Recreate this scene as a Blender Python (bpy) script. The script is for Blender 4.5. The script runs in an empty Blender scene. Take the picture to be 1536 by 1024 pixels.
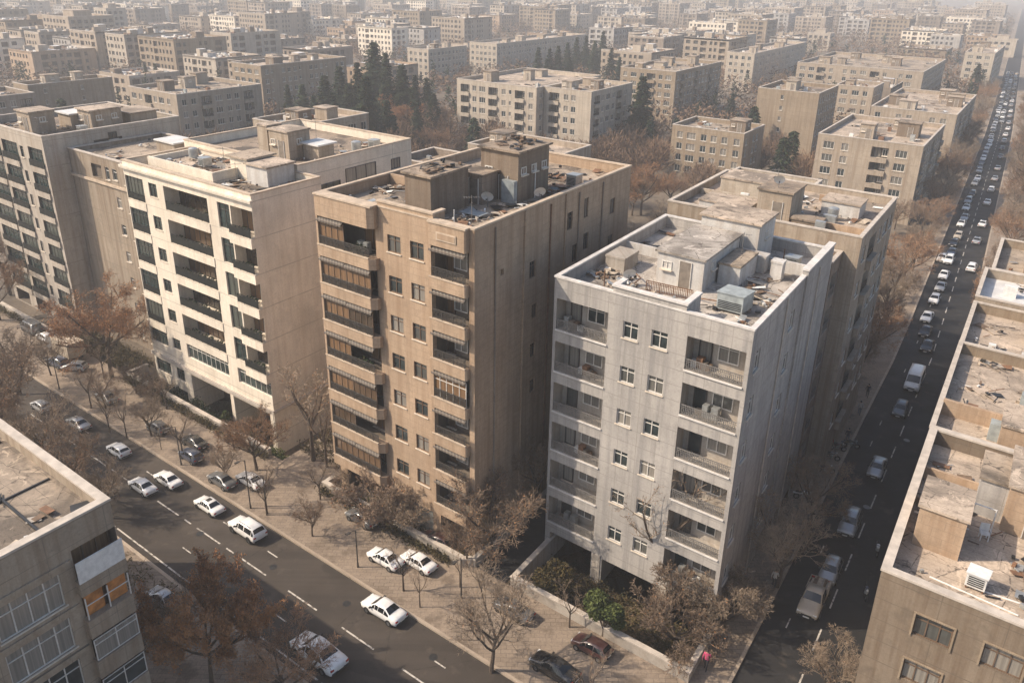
import bpy, math, random
import numpy as np
from mathutils import Vector, Matrix
scene = bpy.context.scene
COL = scene.collection
R = math.radians
# ------------------------------------------------------------------ street frame
# u runs along the avenue (towards lower right), v runs along the side street (away)
UX, UY = .7838, -.6210
VX, VY = .5228, .8524
ANG_U = math.atan2(UY, UX)
ANG_V = math.atan2(VY, VX)
SK = ANG_V - ANG_U                      # angle between the two streets (96.9 deg)
CS, SN = math.cos(SK), math.sin(SK)
CAM_H = 44.0
RC = np.array([[0.99971, 0.0, 0.0]] * 3)
F_PX = 1270.0
def _basis():
    d = np.array([715 - 768, (512 + F_PX * F_PX / 557) - 512, F_PX]); d /= np.linalg.norm(d)
    up = -d
    fw = np.array([0, 0, 1.0]); fw = fw - up * (fw @ up); fw /= np.linalg.norm(fw)
    r = np.cross(fw, up)
    if r[0] < 0: r = -r
    return np.array([r, fw, up])
RC = _basis()
def W2(u, v): return (UX * u + VX * v, UY * u + VY * v)
_IM = np.linalg.inv(np.array([[UX, VX], [UY, VY]]))
def at(px, py, z=0.0):                  # survey helper: a sight line met with the level z, in street coordinates
    r = RC @ np.array([px - 768, py - 512, F_PX]); t = (z - CAM_H) / r[2]
    a = _IM @ (r[:2] * t)
    return float(a[0]), float(a[1])

# ------------------------------------------------------------------ materials
class NT:
    def __init__(s, name):
        s.m = bpy.data.materials.new(name); s.m.use_nodes = True
        s.t = s.m.node_tree; s.b = s.t.nodes['Principled BSDF']
        s._tc = None
    def n(s, typ, **kw):
        nd = s.t.nodes.new(typ)
        for k, v in kw.items(): setattr(nd, k, v)
        return nd
    def put(s, sock, v):
        if isinstance(v, bpy.types.NodeSocket): s.t.links.new(v, sock)
        elif v is not None: sock.default_value = v
    def obj(s):
        if s._tc is None: s._tc = s.n('ShaderNodeTexCoord').outputs['Object']
        return s._tc
    def math(s, op, a, b=0.0, clamp=False):
        nd = s.n('ShaderNodeMath', operation=op); nd.use_clamp = clamp
        s.put(nd.inputs[0], a); s.put(nd.inputs[1], b); return nd.outputs[0]
    def noise(s, scale, detail=3.0, vec=None, rough=.55, dist=0.0):
        nd = s.n('ShaderNodeTexNoise'); s.put(nd.inputs['Vector'], vec if vec is not None else s.obj())
        nd.inputs['Scale'].default_value = scale; nd.inputs['Detail'].default_value = detail
        nd.inputs['Roughness'].default_value = rough; nd.inputs['Distortion'].default_value = dist
        return nd.outputs[0]
    def ramp(s, fac, lo, hi, a=0.0, b=1.0):
        nd = s.n('ShaderNodeMapRange'); nd.clamp = True
        s.put(nd.inputs[0], fac); nd.inputs[1].default_value = lo; nd.inputs[2].default_value = hi
        nd.inputs[3].default_value = a; nd.inputs[4].default_value = b
        return nd.outputs[0]
    def mix(s, fac, a, b, mode='MIX'):
        nd = s.n('ShaderNodeMix', data_type='RGBA', blend_type=mode)
        s.put(nd.inputs[0], fac)
        s.put(nd.inputs[6], c4(a) if isinstance(a, tuple) else a); s.put(nd.inputs[7], c4(b) if isinstance(b, tuple) else b)
        return nd.outputs[2]
    def gray(s, v):
        nd = s.n('ShaderNodeCombineColor'); 
        for i in range(3): s.put(nd.inputs[i], v)
        return nd.outputs[0]
    def scale(s, vec, xyz):
        nd = s.n('ShaderNodeVectorMath', operation='MULTIPLY'); s.put(nd.inputs[0], vec); nd.inputs[1].default_value = xyz
        return nd.outputs[0]
    def wallcoord(s):                    # run along the wall, height
        sp = s.n('ShaderNodeSeparateXYZ'); s.put(sp.inputs[0], s.obj())
        cb = s.n('ShaderNodeCombineXYZ'); s.put(cb.inputs[0], s.math('ADD', sp.outputs[0], sp.outputs[1])); s.put(cb.inputs[1], sp.outputs[2])
        return cb.outputs[0]
    def bump(s, h, strength=.3, dist=.02):
        nd = s.n('ShaderNodeBump'); nd.inputs['Strength'].default_value = strength; nd.inputs['Distance'].default_value = dist
        s.put(nd.inputs['Height'], h); s.t.links.new(nd.outputs[0], s.b.inputs['Normal'])
    def rnd(s): return s.n('ShaderNodeObjectInfo').outputs['Random']
    def brick(s, vec, w, h, mortar, offset=.5, c1=(1,1,1), c2=(1,1,1), cm=(0,0,0), bias=0.0):
        nd = s.n('ShaderNodeTexBrick'); s.put(nd.inputs['Vector'], vec)
        nd.offset = offset; nd.inputs['Scale'].default_value = 1
        nd.inputs['Brick Width'].default_value = w; nd.inputs['Row Height'].default_value = h
        nd.inputs['Mortar Size'].default_value = mortar; nd.inputs['Mortar Smooth'].default_value = .3
        nd.inputs['Bias'].default_value = bias
        nd.inputs['Color1'].default_value = c4(c1); nd.inputs['Color2'].default_value = c4(c2); nd.inputs['Mortar'].default_value = c4(cm)
        return nd
    def done(s, col=None, rough=.85, metal=0.0, spec=None):
        if col is not None: s.put(s.b.inputs['Base Color'], c4(col) if isinstance(col, tuple) else col)
        s.put(s.b.inputs['Roughness'], rough); s.put(s.b.inputs['Metallic'], metal)
        if spec is not None: s.b.inputs['Specular IOR Level'].default_value = spec
        return s.m
def c4(c): return (c[0], c[1], c[2], 1.0)
def mul(c, k): return (c[0] * k, c[1] * k, c[2] * k)

def wall_mat(name, col, stain=.5, panel=None, groove=.62, tint=(.33, .25, .17)):
    s = NT(name); P = s.wallcoord(); o = s.obj()
    n1 = s.ramp(s.noise(.22, 4), .3, .7, .80, 1.10)
    c = s.mix(1.0, col, s.gray(n1), 'MULTIPLY')
    st = s.ramp(s.noise(1.0, 5, s.scale(P, (1.5, .07, 1)), .65), .44, .66, 0, stain)
    c = s.mix(st, c, mul(col, .42) if tint is None else (col[0] * .5 * (tint[0] / .3), col[1] * .5 * (tint[1] / .27), col[2] * .5 * (tint[2] / .22)))
    blot = s.ramp(s.noise(.9, 6, o, .7), .52, .64, 0, stain * .8)
    c = s.mix(blot, c, mul(col, .62))
    light = s.ramp(s.noise(.5, 3, s.scale(o, (1, 1, 1.7))), .60, .66, 0, .22)
    c = s.mix(light, c, mul(col, 1.18))
    g = s.ramp(s.noise(7, 4), .3, .7, .90, 1.07)
    c = s.mix(1.0, c, s.gray(g), 'MULTIPLY')
    if panel:
        br = s.brick(P, panel[0], panel[1], panel[2], panel[3] if len(panel) > 3 else .0)
        wob = s.ramp(s.noise(.8, 2), .3, .6, .45, 1.0)
        c = s.mix(s.math('MULTIPLY', br.outputs['Fac'], wob), c, mul(col, groove))
        cr = s.n('ShaderNodeTexVoronoi', feature='DISTANCE_TO_EDGE'); s.put(cr.inputs['Vector'], s.scale(P, (.33, .28, 1)))
        c = s.mix(s.ramp(s.math('ADD', cr.outputs['Distance'], s.math('MULTIPLY', s.noise(2.2, 4), .035)), .015, .026, .35, 0), c, mul(col, .45))
    s.bump(s.noise(14, 4), .25, .03)
    return s.done(c, .9)
def plain(name, col, rough=.6, metal=0.0, var=.12, scale=3.0, spec=None):
    s = NT(name)
    c = s.mix(1.0, col, s.gray(s.ramp(s.noise(scale, 4), .3, .7, 1 - var, 1 + var)), 'MULTIPLY')
    return s.done(c, rough, metal, spec)
def roof_mat(name, base, dark=.5, sheet=(1.1, 7.0)):
    s = NT(name); o = s.obj()
    warp = s.noise(.35, 3)
    c = s.mix(s.ramp(s.noise(.28, 5, o, .6), .35, .65), mul(base, .70), mul(base, 1.15))
    c = s.mix(s.ramp(s.noise(.16, 6, o, .62, .8), .49, .58, 0, min(dark + .2, .9)), c, (.075, .06, .047))
    c = s.mix(s.ramp(s.noise(.45, 5, o, .7, 1.2), .58, .62, 0, .7), c, mul(base, 1.4))
    c = s.mix(s.ramp(s.noise(1.3, 6, o, .75, .5), .57, .66, 0, .75), c, (.06, .045, .034))
    nd = s.n('ShaderNodeVectorMath', operation='ADD'); s.put(nd.inputs[0], o); s.put(nd.inputs[1], s.gray(s.math('MULTIPLY', warp, .5)))
    br = s.brick(nd.outputs[0], sheet[1], sheet[0], .012, .35)
    c = s.mix(s.math('MULTIPLY', br.outputs['Fac'], s.ramp(s.noise(.5, 2), .4, .55, .1, .9)), c, (.05, .04, .032))
    vo = s.n('ShaderNodeTexVoronoi', feature='DISTANCE_TO_EDGE'); s.put(vo.inputs['Vector'], nd.outputs[0]); vo.inputs['Scale'].default_value = .45
    ck = s.ramp(s.math('ADD', vo.outputs['Distance'], s.math('MULTIPLY', s.noise(3, 5), .06)), .028, .042, .85, 0)
    c = s.mix(ck, c, (.05, .038, .03))
    c = s.mix(1.0, c, s.gray(s.ramp(s.noise(6, 5, o, .7), .3, .7, .78, 1.15)), 'MULTIPLY')
    s.bump(s.noise(3, 6, o, .7), .5, .08)
    return s.done(c, .9)
MW = {
 'grey': wall_mat('grey_render', (0.40, 0.372, 0.34), .6, (1.55, 1.15, .03), .62, (.27, .25, .22)),
 'tan': wall_mat('tan_stone', (0.42, 0.305, 0.208), .55, (1.2, .55, .016, .5), .62),
 'cream': wall_mat('cream_render', (0.74, 0.66, 0.54), .3, (40, 3.47, .045), .55),
 'lsand': wall_mat('sand_render', (0.420, 0.370, 0.310), .6, (6, 3.05, .04), .6),
 'annex': wall_mat('annex_render', (0.300, 0.245, 0.185), .9, (9, 3.3, .04), .6),
 'brown': wall_mat('dimmed_brown_stone', (0.21, 0.165, 0.12), .8, (3, 1.3, .03), .6),  # dark tone stands in for shade on the right corner block's front
 'ochre': wall_mat('ochre_render', (0.300, 0.235, 0.165), .7, (2.4, 1.1, .025), .62),
 'beige': wall_mat('beige_render', (0.370, 0.305, 0.235), .7, (2.6, 1.6, .03), .65),
 'pale': wall_mat('pale_render', (0.450, 0.390, 0.315), .6, (3.0, 3.1, .04), .65),
 'dull': wall_mat('dull_render', (0.270, 0.220, 0.175), .7, (2.2, 1.5, .03), .65),
 'taupe': wall_mat('taupe_render', (.34, .275, .205), .7, (3, 1.3, .03), .6),
 'block': wall_mat('cement_block', (0.220, 0.170, 0.125), .8, (.6, .3, .012), .7),
 'white': wall_mat('whitewash', (0.560, 0.540, 0.510), .5, None),
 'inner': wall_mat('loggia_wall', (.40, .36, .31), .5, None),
 'inner_shade': wall_mat('loggia_shade', (.16, .13, .10), .4, None),  # shade of deep recesses put into a dark wall colour
}
MR = {
 'roof': roof_mat('roof_screed', (.44, .355, .275), .35),
 'roofb': roof_mat('roof_bitumen', (.35, .28, .21), .55, (1.0, 9)),
 'roofg': roof_mat('roof_grey', (.42, .375, .325), .4, (1.4, 6)),
 'roofd': roof_mat('roof_dark', (.29, .225, .165), .75, (1.3, 4)),
}
def glass_mat(name, dark, light, thr=.6):
    s = NT(name); r = s.rnd()
    fold = s.ramp(s.noise(1, 1, s.scale(s.obj(), (9, 9, .1))), .35, .65, .75, 1.1)
    cur = s.mix(1.0, light, s.gray(fold), 'MULTIPLY')
    c = s.mix(s.ramp(r, thr, thr + .25, 0, 1), s.mix(s.ramp(s.noise(.9, 2), .35, .65), dark, mul(dark, 2.2)), cur)
    return s.done(c, .08, 0, .6)
M = {
 'glass': glass_mat('window_glass', (.020, .026, .027), (.24, .22, .19), .42),
 'glassg': glass_mat('green_glass', (.016, .026, .025), (.09, .10, .085), .5),
 'glassb': glass_mat('curtained_glass', (.035, .025, .017), (.20, .12, .065), .2),
 'glassf': plain('distant_glass', (.075, .072, .066), .25, 0, .3, .7),
 'frame': plain('window_frame', (.60, .57, .52), .5, 0, .15),
 'framed': plain('dark_frame', (.055, .05, .045), .5, 0, .2),
 'frameb': plain('brown_frame', (.13, .085, .055), .6, 0, .2),
 'sill': plain('stone_sill', (.60, .52, .42), .8, 0, .15),
 'coping': plain('coping_stone', (.46, .405, .345), .85, 0, .2, 1.5),
 'copingw': plain('white_coping', (.56, .53, .495), .85, 0, .18, 1.5),
 'copingt': plain('tan_coping', (.45, .36, .27), .85, 0, .2, 1.5),
 'rail': plain('iron_rail', (.20, .19, .18), .55, .3, .2),
 'raild': plain('dark_rail', (.03, .034, .032), .45, .3, .2),
 'metal': plain('zinc_sheet', (.42, .43, .42), .45, .6, .25, 2.0),
 'coolergrey': plain('cooler_paint', (.30, .33, .33), .6, .1, .25, 2.0),
 'rust': plain('rusty_sheet', (.17, .09, .05), .85, 0, .4, 2.0),
 'wood': plain('old_plank', (.15, .10, .065), .9, 0, .4, 4.0),
 'paleplank': plain('pale_board', (.42, .35, .27), .9, 0, .3, 4.0),
 'tarp': plain('white_tarp', (.58, .57, .55), .6, 0, .15, 1.0),
 'plastic': plain('white_plastic', (.66, .65, .62), .5, 0, .15),
 'bluemetal': plain('blue_sheet', (.30, .33, .34), .5, .3, .25, 2.0),
 'awning': None, 'concrete': wall_mat('concrete', (.40, .36, .31), .6, (3, 2, .01), .8),
 'bark': plain('bark', (.085, .062, .045), .95, 0, .35, 6.0),
 'twig': None, 'rubber': plain('rubber', (.014, .014, .014), .85, 0, .2),
 'rim': plain('alloy', (.38, .38, .38), .35, .7, .2), 'carglass': plain('car_glass', (.010, .012, .014), .06, 0, .1, 1, .6),
 'lamp': plain('lamp_lens', (.75, .74, .70), .15, 0, .1), 'tail': plain('tail_lens', (.32, .02, .015), .2, 0, .2),
 'plate': plain('number_plate', (.72, .70, .64), .5, 0, .1), 'trim': plain('black_trim', (.02, .02, .02), .5, 0, .2),
 'amber': plain('amber_lens', (.55, .18, .03), .25, 0, .1),
 'soil': None, 'door': plain('painted_door', (.20, .17, .14), .6, .2, .3, 2.0), 'orange': plain('orange_curtain', (.42, .17, .045), .9, 0, .4, 2.0),
 'pole': plain('pole_paint', (.075, .07, .065), .5, .4, .2), 'skin': plain('skin', (.42, .26, .18), .6, 0, .05),
 'hair': plain('hair', (.02, .016, .013), .7, 0, .1), 'pot': plain('clay_pot', (.24, .12, .07), .9, 0, .2),
}
def striped(name, a, b, w):
    s = NT(name); P = s.wallcoord()
    sp = s.n('ShaderNodeSeparateXYZ'); s.put(sp.inputs[0], P)
    f = s.math('LESS_THAN', s.math('FRACT', s.math('DIVIDE', sp.outputs[0], w)), .4)
    return s.done(s.mix(f, a, b), .8)
M['awning'] = striped('striped_awning', (.085, .072, .06), (.16, .138, .115), .34)
def foliage(name, a, b, c=None, rough=.9):
    s = NT(name)
    f = s.ramp(s.noise(.8, 4), .35, .65)
    col = s.mix(f, a, b)
    if c: col = s.mix(s.ramp(s.noise(2.6, 2), .55, .68), col, c)
    r = s.ramp(s.rnd(), 0, 1, .8, 1.22)
    col = s.mix(1.0, col, s.gray(r), 'MULTIPLY')
    return s.done(col, rough, 0, .2)
M['twig'] = foliage('brown_twigs', (.19, .138, .10), (.26, .19, .135), (.14, .10, .07))
M['twigg'] = foliage('grey_twigs', (.22, .17, .125), (.30, .23, .165), (.15, .115, .085))
M['leafo'] = foliage('dry_leaves', (.34, .155, .066), (.41, .215, .10), (.22, .11, .05))
M['twigo'] = foliage('rusty_twigs', (.23, .145, .09), (.30, .195, .125), (.16, .10, .065))
M['needle'] = foliage('needles', (.020, .036, .017), (.036, .054, .026), (.048, .05, .028))
M['green'] = foliage('green_leaves', (.055, .075, .022), (.095, .11, .035), (.03, .045, .016))
M['olive'] = foliage('olive_leaves', (.085, .07, .03), (.13, .10, .045), (.10, .06, .03))
M['fartree'] = foliage('far_twigs', (.16, .10, .066), (.21, .14, .09), (.10, .072, .048))
M['scrub'] = foliage('garden_scrub', (.07, .055, .028), (.11, .085, .04), (.04, .05, .02))
M['potplant'] = foliage('balcony_leaves', (.02, .035, .015), (.04, .055, .025), (.10, .03, .02))
def ground_mat():
    s = NT('city_ground'); o = s.obj()
    c = s.mix(s.ramp(s.noise(.05, 6), .35, .65), (.085, .068, .05), (.17, .135, .10))
    c = s.mix(s.ramp(s.noise(.3, 5), .55, .65, 0, .7), c, (.06, .05, .035))
    c = s.mix(1.0, c, s.gray(s.ramp(s.noise(2, 5), .3, .7, .75, 1.2)), 'MULTIPLY')
    s.bump(s.noise(1.5, 5), .6, .1)
    return s.done(c, .95)
M['ground'] = ground_mat()
def soil_mat():
    s = NT('garden_soil')
    c = s.mix(s.ramp(s.noise(.7, 6), .35, .65), (.10, .068, .042), (.20, .135, .08))
    c = s.mix(s.ramp(s.noise(2.5, 5), .52, .6, 0, .7), c, (.07, .065, .028))
    c = s.mix(s.ramp(s.noise(5, 4), .62, .68, 0, .6), c, (.20, .12, .06))
    s.bump(s.noise(5, 5), .8, .08)
    return s.done(c, .95)
M['soil'] = soil_mat()
def asphalt_mat(name, base):
    s = NT(name); o = s.obj()
    c = s.mix(s.ramp(s.noise(.12, 5), .35, .65), mul(base, .78), mul(base, 1.2))
    lane = s.noise(1, 4, s.scale(o, (.02, .75, 1)), .6)
    c = s.mix(s.ramp(lane, .45, .65, 0, .6), c, mul(base, .62))
    c = s.mix(s.ramp(s.noise(.22, 2, s.scale(o, (.5, 1, 1))), .58, .595, 0, .55), c, mul(base, .55))
    c = s.mix(s.ramp(s.noise(1.1, 3), .66, .72, 0, .6), c, mul(base, .45))
    vo = s.n('ShaderNodeTexVoronoi', feature='DISTANCE_TO_EDGE'); s.put(vo.inputs['Vector'], o); vo.inputs['Scale'].default_value = .13
    c = s.mix(s.ramp(s.math('ADD', vo.outputs['Distance'], s.math('MULTIPLY', s.noise(1.2, 5), .04)), .018, .026, .6, 0), c, mul(base, .4))
    c = s.mix(s.ramp(s.noise(.6, 5), .6, .75, 0, .35), c, (.16, .13, .10))
    c = s.mix(1.0, c, s.gray(s.ramp(s.noise(14, 3), .3, .7, .85, 1.15)), 'MULTIPLY')
    s.bump(s.noise(30, 3), .3, .01)
    return s.done(c, s.ramp(s.noise(.5, 3), .3, .7, .72, .9), 0, .35)
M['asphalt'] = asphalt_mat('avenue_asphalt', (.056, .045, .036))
M['asphalt_shaded'] = asphalt_mat('side_street_asphalt_shaded', (.020, .019, .019))  # darkened colour carries the building shade over side street and alley
def paver_mat():
    s = NT('pavement_slabs'); o = s.obj()
    br = s.brick(o, .8, .4, .018, .5, (.235, .185, .14), (.175, .135, .10), (.075, .058, .042))
    c = s.mix(s.ramp(s.noise(.25, 6), .38, .62, 0, .6), br.outputs[0], (.30, .235, .175))
    c = s.mix(s.ramp(s.noise(.4, 6, o, .65), .54, .64, 0, .75), c, (.12, .09, .065))
    c = s.mix(1.0, c, s.gray(s.ramp(s.noise(6, 4), .3, .7, .82, 1.15)), 'MULTIPLY')
    s.bump(br.outputs['Fac'], -.3, .01)
    return s.done(c, .9)
M['paver'] = paver_mat()
def paint_mat():
    s = NT('road_paint')
    c = s.mix(s.ramp(s.noise(2.5, 5), .5, .62), (.52, .48, .42), (.14, .12, .10))
    return s.done(c, .8)
M['paint'] = paint_mat()
M['kerb'] = wall_mat('kerb_stone', (.38, .31, .24), .5, (1.0, 5, .02), .5)
def paint(name, col, rough=.3, metal=0.0):
    s = NT(name)
    c = s.mix(s.ramp(s.noise(2.2, 5), .45, .75, 0, .22), col, (.30, .25, .19))
    s.b.inputs['Coat Weight'].default_value = .6; s.b.inputs['Coat Roughness'].default_value = .12
    return s.done(c, rough, metal)
CARC = {'white': paint('white_paint', (.78, .77, .75)), 'silver': paint('silver_paint', (.42, .42, .42), .32, .4),
        'grey': paint('grey_paint', (.13, .135, .14), .32, .3), 'black': paint('black_paint', (.012, .013, .015), .22),
        'maroon': paint('maroon_paint', (.075, .028, .024), .3), 'blue': paint('navy_paint', (.03, .045, .08), .28),
        'beige': paint('beige_paint', (.45, .38, .29), .4)}

# ------------------------------------------------------------------ mesh helpers
class MB:
    def __init__(s): s.v = []; s.f = []; s.mi = []; s.mats = []
    def m(s, mat):
        if mat not in s.mats: s.mats.append(mat)
        return s.mats.index(mat)
    def face(s, pts, mat):
        i = len(s.v); s.v.extend(pts); s.f.append(tuple(range(i, i + len(pts)))); s.mi.append(s.m(mat))
    def box(s, x0, x1, y0, y1, z0, z1, mat, top=None, T=None, skip=''):
        p = [(x0, y0, z0), (x1, y0, z0), (x1, y1, z0), (x0, y1, z0), (x0, y0, z1), (x1, y0, z1), (x1, y1, z1), (x0, y1, z1)]
        if T: p = [T(*q) for q in p]
        i = len(s.v); s.v.extend(p); a = s.m(mat); b = s.m(top or mat)
        for nme, q, k in (('b', (3, 2, 1, 0), a), ('t', (4, 5, 6, 7), b), ('f', (0, 1, 5, 4), a), ('r', (1, 2, 6, 5), a), ('k', (2, 3, 7, 6), a), ('l', (3, 0, 4, 7), a)):
            if nme in skip: continue
            s.f.append(tuple(i + j for j in q)); s.mi.append(k)
    def tube(s, pts, rad, mat, n=6, cap=True):
        rings = []; up = Vector((0.31, .17, .93))
        P = [Vector(p) for p in pts]
        a = s.m(mat)
        for k, p in enumerate(P):
            d = (P[min(k + 1, len(P) - 1)] - P[max(k - 1, 0)])
            if d.length < 1e-9: d = Vector((0, 0, 1))
            d.normalize()
            x = d.cross(up if abs(d.dot(up)) < .95 else Vector((1, 0, 0))).normalized(); y = d.cross(x)
            r = rad[k] if isinstance(rad, (list, tuple)) else rad
            i = len(s.v)
            for j in range(n):
                t = 2 * math.pi * j / n; q = p + x * (math.cos(t) * r) + y * (math.sin(t) * r); s.v.append((q.x, q.y, q.z))
            rings.append(i)
        for k in range(len(rings) - 1):
            i, j = rings[k], rings[k + 1]
            for q in range(n):
                s.f.append((i + q, i + (q + 1) % n, j + (q + 1) % n, j + q)); s.mi.append(a)
        if cap:
            s.f.append(tuple(rings[-1] + q for q in range(n))); s.mi.append(a)
            s.f.append(tuple(rings[0] + q for q in reversed(range(n)))); s.mi.append(a)
    def mesh(s, name, smooth=False):
        me = bpy.data.meshes.new(name); me.from_pydata(s.v, [], s.f)
        for m in s.mats: me.materials.append(m)
        me.polygons.foreach_set('material_index', s.mi)
        if smooth: me.polygons.foreach_set('use_smooth', [True] * len(s.f))
        me.update(); return me
    def build(s, name, parent=None, loc=(0, 0, 0), rz=0.0, smooth=False):
        return inst(s.mesh(name, smooth), name, parent, loc, rz)
def inst(me, name, parent=None, loc=(0, 0, 0), rz=0.0, sc=None):
    o = bpy.data.objects.new(name, me); COL.objects.link(o)
    if parent: o.parent = parent
    o.location = loc; o.rotation_euler = (0, 0, rz)
    if sc: o.scale = sc
    return o
def tag(o, label=None, cat=None, group=None, kind=None):
    if label: o['label'] = label
    if cat: o['category'] = cat
    if group: o['group'] = group
    if kind: o['kind'] = kind
    return o
def thing(name, label, cat, u, v, z=0.0, rz=ANG_U, group=None):
    o = bpy.data.objects.new(name, None); COL.objects.link(o); x, y = W2(u, v)
    o.location = (x, y, z); o.rotation_euler = (0, 0, rz); o.empty_display_size = .5
    return tag(o, label, cat, group)
def copy_tree(o, parent=None):
    c = o.copy(); COL.objects.link(c)
    if parent: c.parent = parent
    for ch in list(o.children): copy_tree(ch, c)
    return c
def UVW(u, v, z): x, y = W2(u, v); return (x, y, z)
ORD = ['first', 'second', 'third', 'fourth', 'fifth', 'sixth', 'seventh', 'eighth', 'ninth', 'tenth', 'eleventh', 'twelfth', 'thirteenth', 'fourteenth', 'fifteenth', 'sixteenth', 'seventeenth', 'eighteenth', 'nineteenth', 'twentieth']
def ordn(i):
    i += 1
    if i <= 20: return ORD[i - 1]
    return '%d%s' % (i, 'th' if 10 <= i % 100 <= 20 else {1: 'st', 2: 'nd', 3: 'rd'}.get(i % 10, 'th'))
MW['concrete'] = M['concrete']
# ------------------------------------------------------------------ building kit
_cache = {}
def window_meshes(w, h, cols, frame, glass, transom=True, sill=True):
    key = (round(w, 2), round(h, 2), cols, frame.name, glass.name, transom, sill)
    if key not in _cache:
        b = MB(); t = .06
        b.box(-w/2, -w/2 + t, -.04, .05, 0, h, frame); b.box(w/2 - t, w/2, -.04, .05, 0, h, frame)
        b.box(-w/2 + t, w/2 - t, -.04, .05, 0, t, frame); b.box(-w/2 + t, w/2 - t, -.04, .05, h - t, h, frame)
        for i in range(1, cols):
            x = -w/2 + w * i / cols; b.box(x - .03, x + .03, -.036, .046, t, h - t, frame)
        if transom: b.box(-w/2 + t, w/2 - t, -.03, .04, h * .70, h * .70 + .05, frame)
        g = MB(); g.face([(-w/2 + t, .02, t), (w/2 - t, .02, t), (w/2 - t, .02, h - t), (-w/2 + t, .02, h - t)], glass)
        s = None
        if sill:
            s = MB(); s.box(-w/2 - .08, w/2 + .08, -.22, -.043, -.07, -.002, M['sill']); s = s.mesh('sill')
        _cache[key] = (b.mesh('window'), g.mesh('pane'), s)
    return _cache[key]
def add_window(root, loc, rz, w, h, cols=2, frame=None, glass=None, transom=True, sill=True):
    a, g, s = window_meshes(w, h, cols, frame or M['frame'], glass or M['glass'], transom, sill)
    o = inst(a, 'window', root, loc, rz); inst(g, 'pane', o)
    if s: inst(s, 'sill', o)
    return o
def small_window_mesh(w, h, cols, frame, glass):
    key = ('s', round(w, 2), round(h, 2), cols, frame.name, glass.name)
    if key not in _cache:
        b = MB(); t = .07
        b.box(-w/2, -w/2 + t, -.05, .05, 0, h, frame); b.box(w/2 - t, w/2, -.05, .05, 0, h, frame)
        b.box(-w/2 + t, w/2 - t, -.05, .05, 0, t, frame); b.box(-w/2 + t, w/2 - t, -.05, .05, h - t, h, frame)
        for i in range(1, cols):
            x = -w/2 + w * i / cols; b.box(x - .03, x + .03, -.045, .045, t, h - t, frame)
        b.box(-w/2 - .1, w/2 + .1, -.24, -.055, -.1, 0, M['sill'])
        b.face([(-w/2 + t, .02, t), (w/2 - t, .02, t), (w/2 - t, .02, h - t), (-w/2 + t, .02, h - t)], glass)
        _cache[key] = b.mesh('window')
    return _cache[key]
def rail_mesh(w, h, mat, style='bars', ret=0.0):
    key = ('r', round(w, 2), round(h, 2), mat.name, style, round(ret, 2))
    if key not in _cache:
        b = MB()
        def run(x0, x1, f):
            L = x1 - x0
            def bx(a0, a1, c0, c1, z0, z1): b.box(a0, a1, c0, c1, z0, z1, mat, T=f)
            bx(x0, x1, -.025, .025, h - .06, h); bx(x0, x1, -.02, .02, .06, .10); bx(x0, x1, -.02, .02, h - .20, h - .17)
            n = max(2, int(L / .13))
            for i in range(n + 1):
                x = x0 + L * i / n; k = .03 if i % 8 == 0 else .018
                bx(x - k, x + k, -k, k, 0 if i % 8 == 0 else .1, h - .06)
            if style == 'ornate':
                n2 = max(2, int(L / .34))
                for i in range(n2):
                    xc = x0 + L * (i + .5) / n2; zc = h * .45
                    for j in range(8):
                        t0, t1 = 2 * math.pi * j / 8, 2 * math.pi * (j + 1) / 8
                        p = [(xc + .13 * math.cos(t0), -.02, zc + .16 * math.sin(t0)), (xc + .13 * math.cos(t1), -.02, zc + .16 * math.sin(t1)),
                             (xc + .10 * math.cos(t1), -.02, zc + .125 * math.sin(t1)), (xc + .10 * math.cos(t0), -.02, zc + .125 * math.sin(t0))]
                        b.face([f(*q) for q in p], mat)
            if style == 'solid':
                bx(x0 + .03, x1 - .03, -.008, .008, .12, h - .2)
        run(0, w, lambda x, y, z: (x, y, z))
        if ret:
            run(0, ret, lambda x, y, z: (w - y, x, z))
        _cache[key] = b.mesh('railing')
    return _cache[key]
def clump_mesh(key, n, size, dims, mat, seed, pot=None):
    if key not in _cache:
        rg = random.Random(seed); b = MB()
        for i in range(n):
            while True:
                x, y, z = rg.uniform(-1, 1), rg.uniform(-1, 1), rg.uniform(-1, 1)
                if x * x + y * y + z * z < 1: break
            c = Vector((x * dims[0], y * dims[1], dims[2] * (z + 1)))
            a = Vector((rg.uniform(-1, 1), rg.uniform(-1, 1), rg.uniform(-1, 1))).normalized() * size * rg.uniform(.6, 1.2)
            d = a.cross(Vector((rg.uniform(-1, 1), rg.uniform(-1, 1), rg.uniform(-1, 1)))).normalized() * size * .5
            b.face([tuple(c - a), tuple(c + d), tuple(c + a), tuple(c - d)], mat)
        _cache[key] = b.mesh(key)
    return _cache[key]

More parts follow.
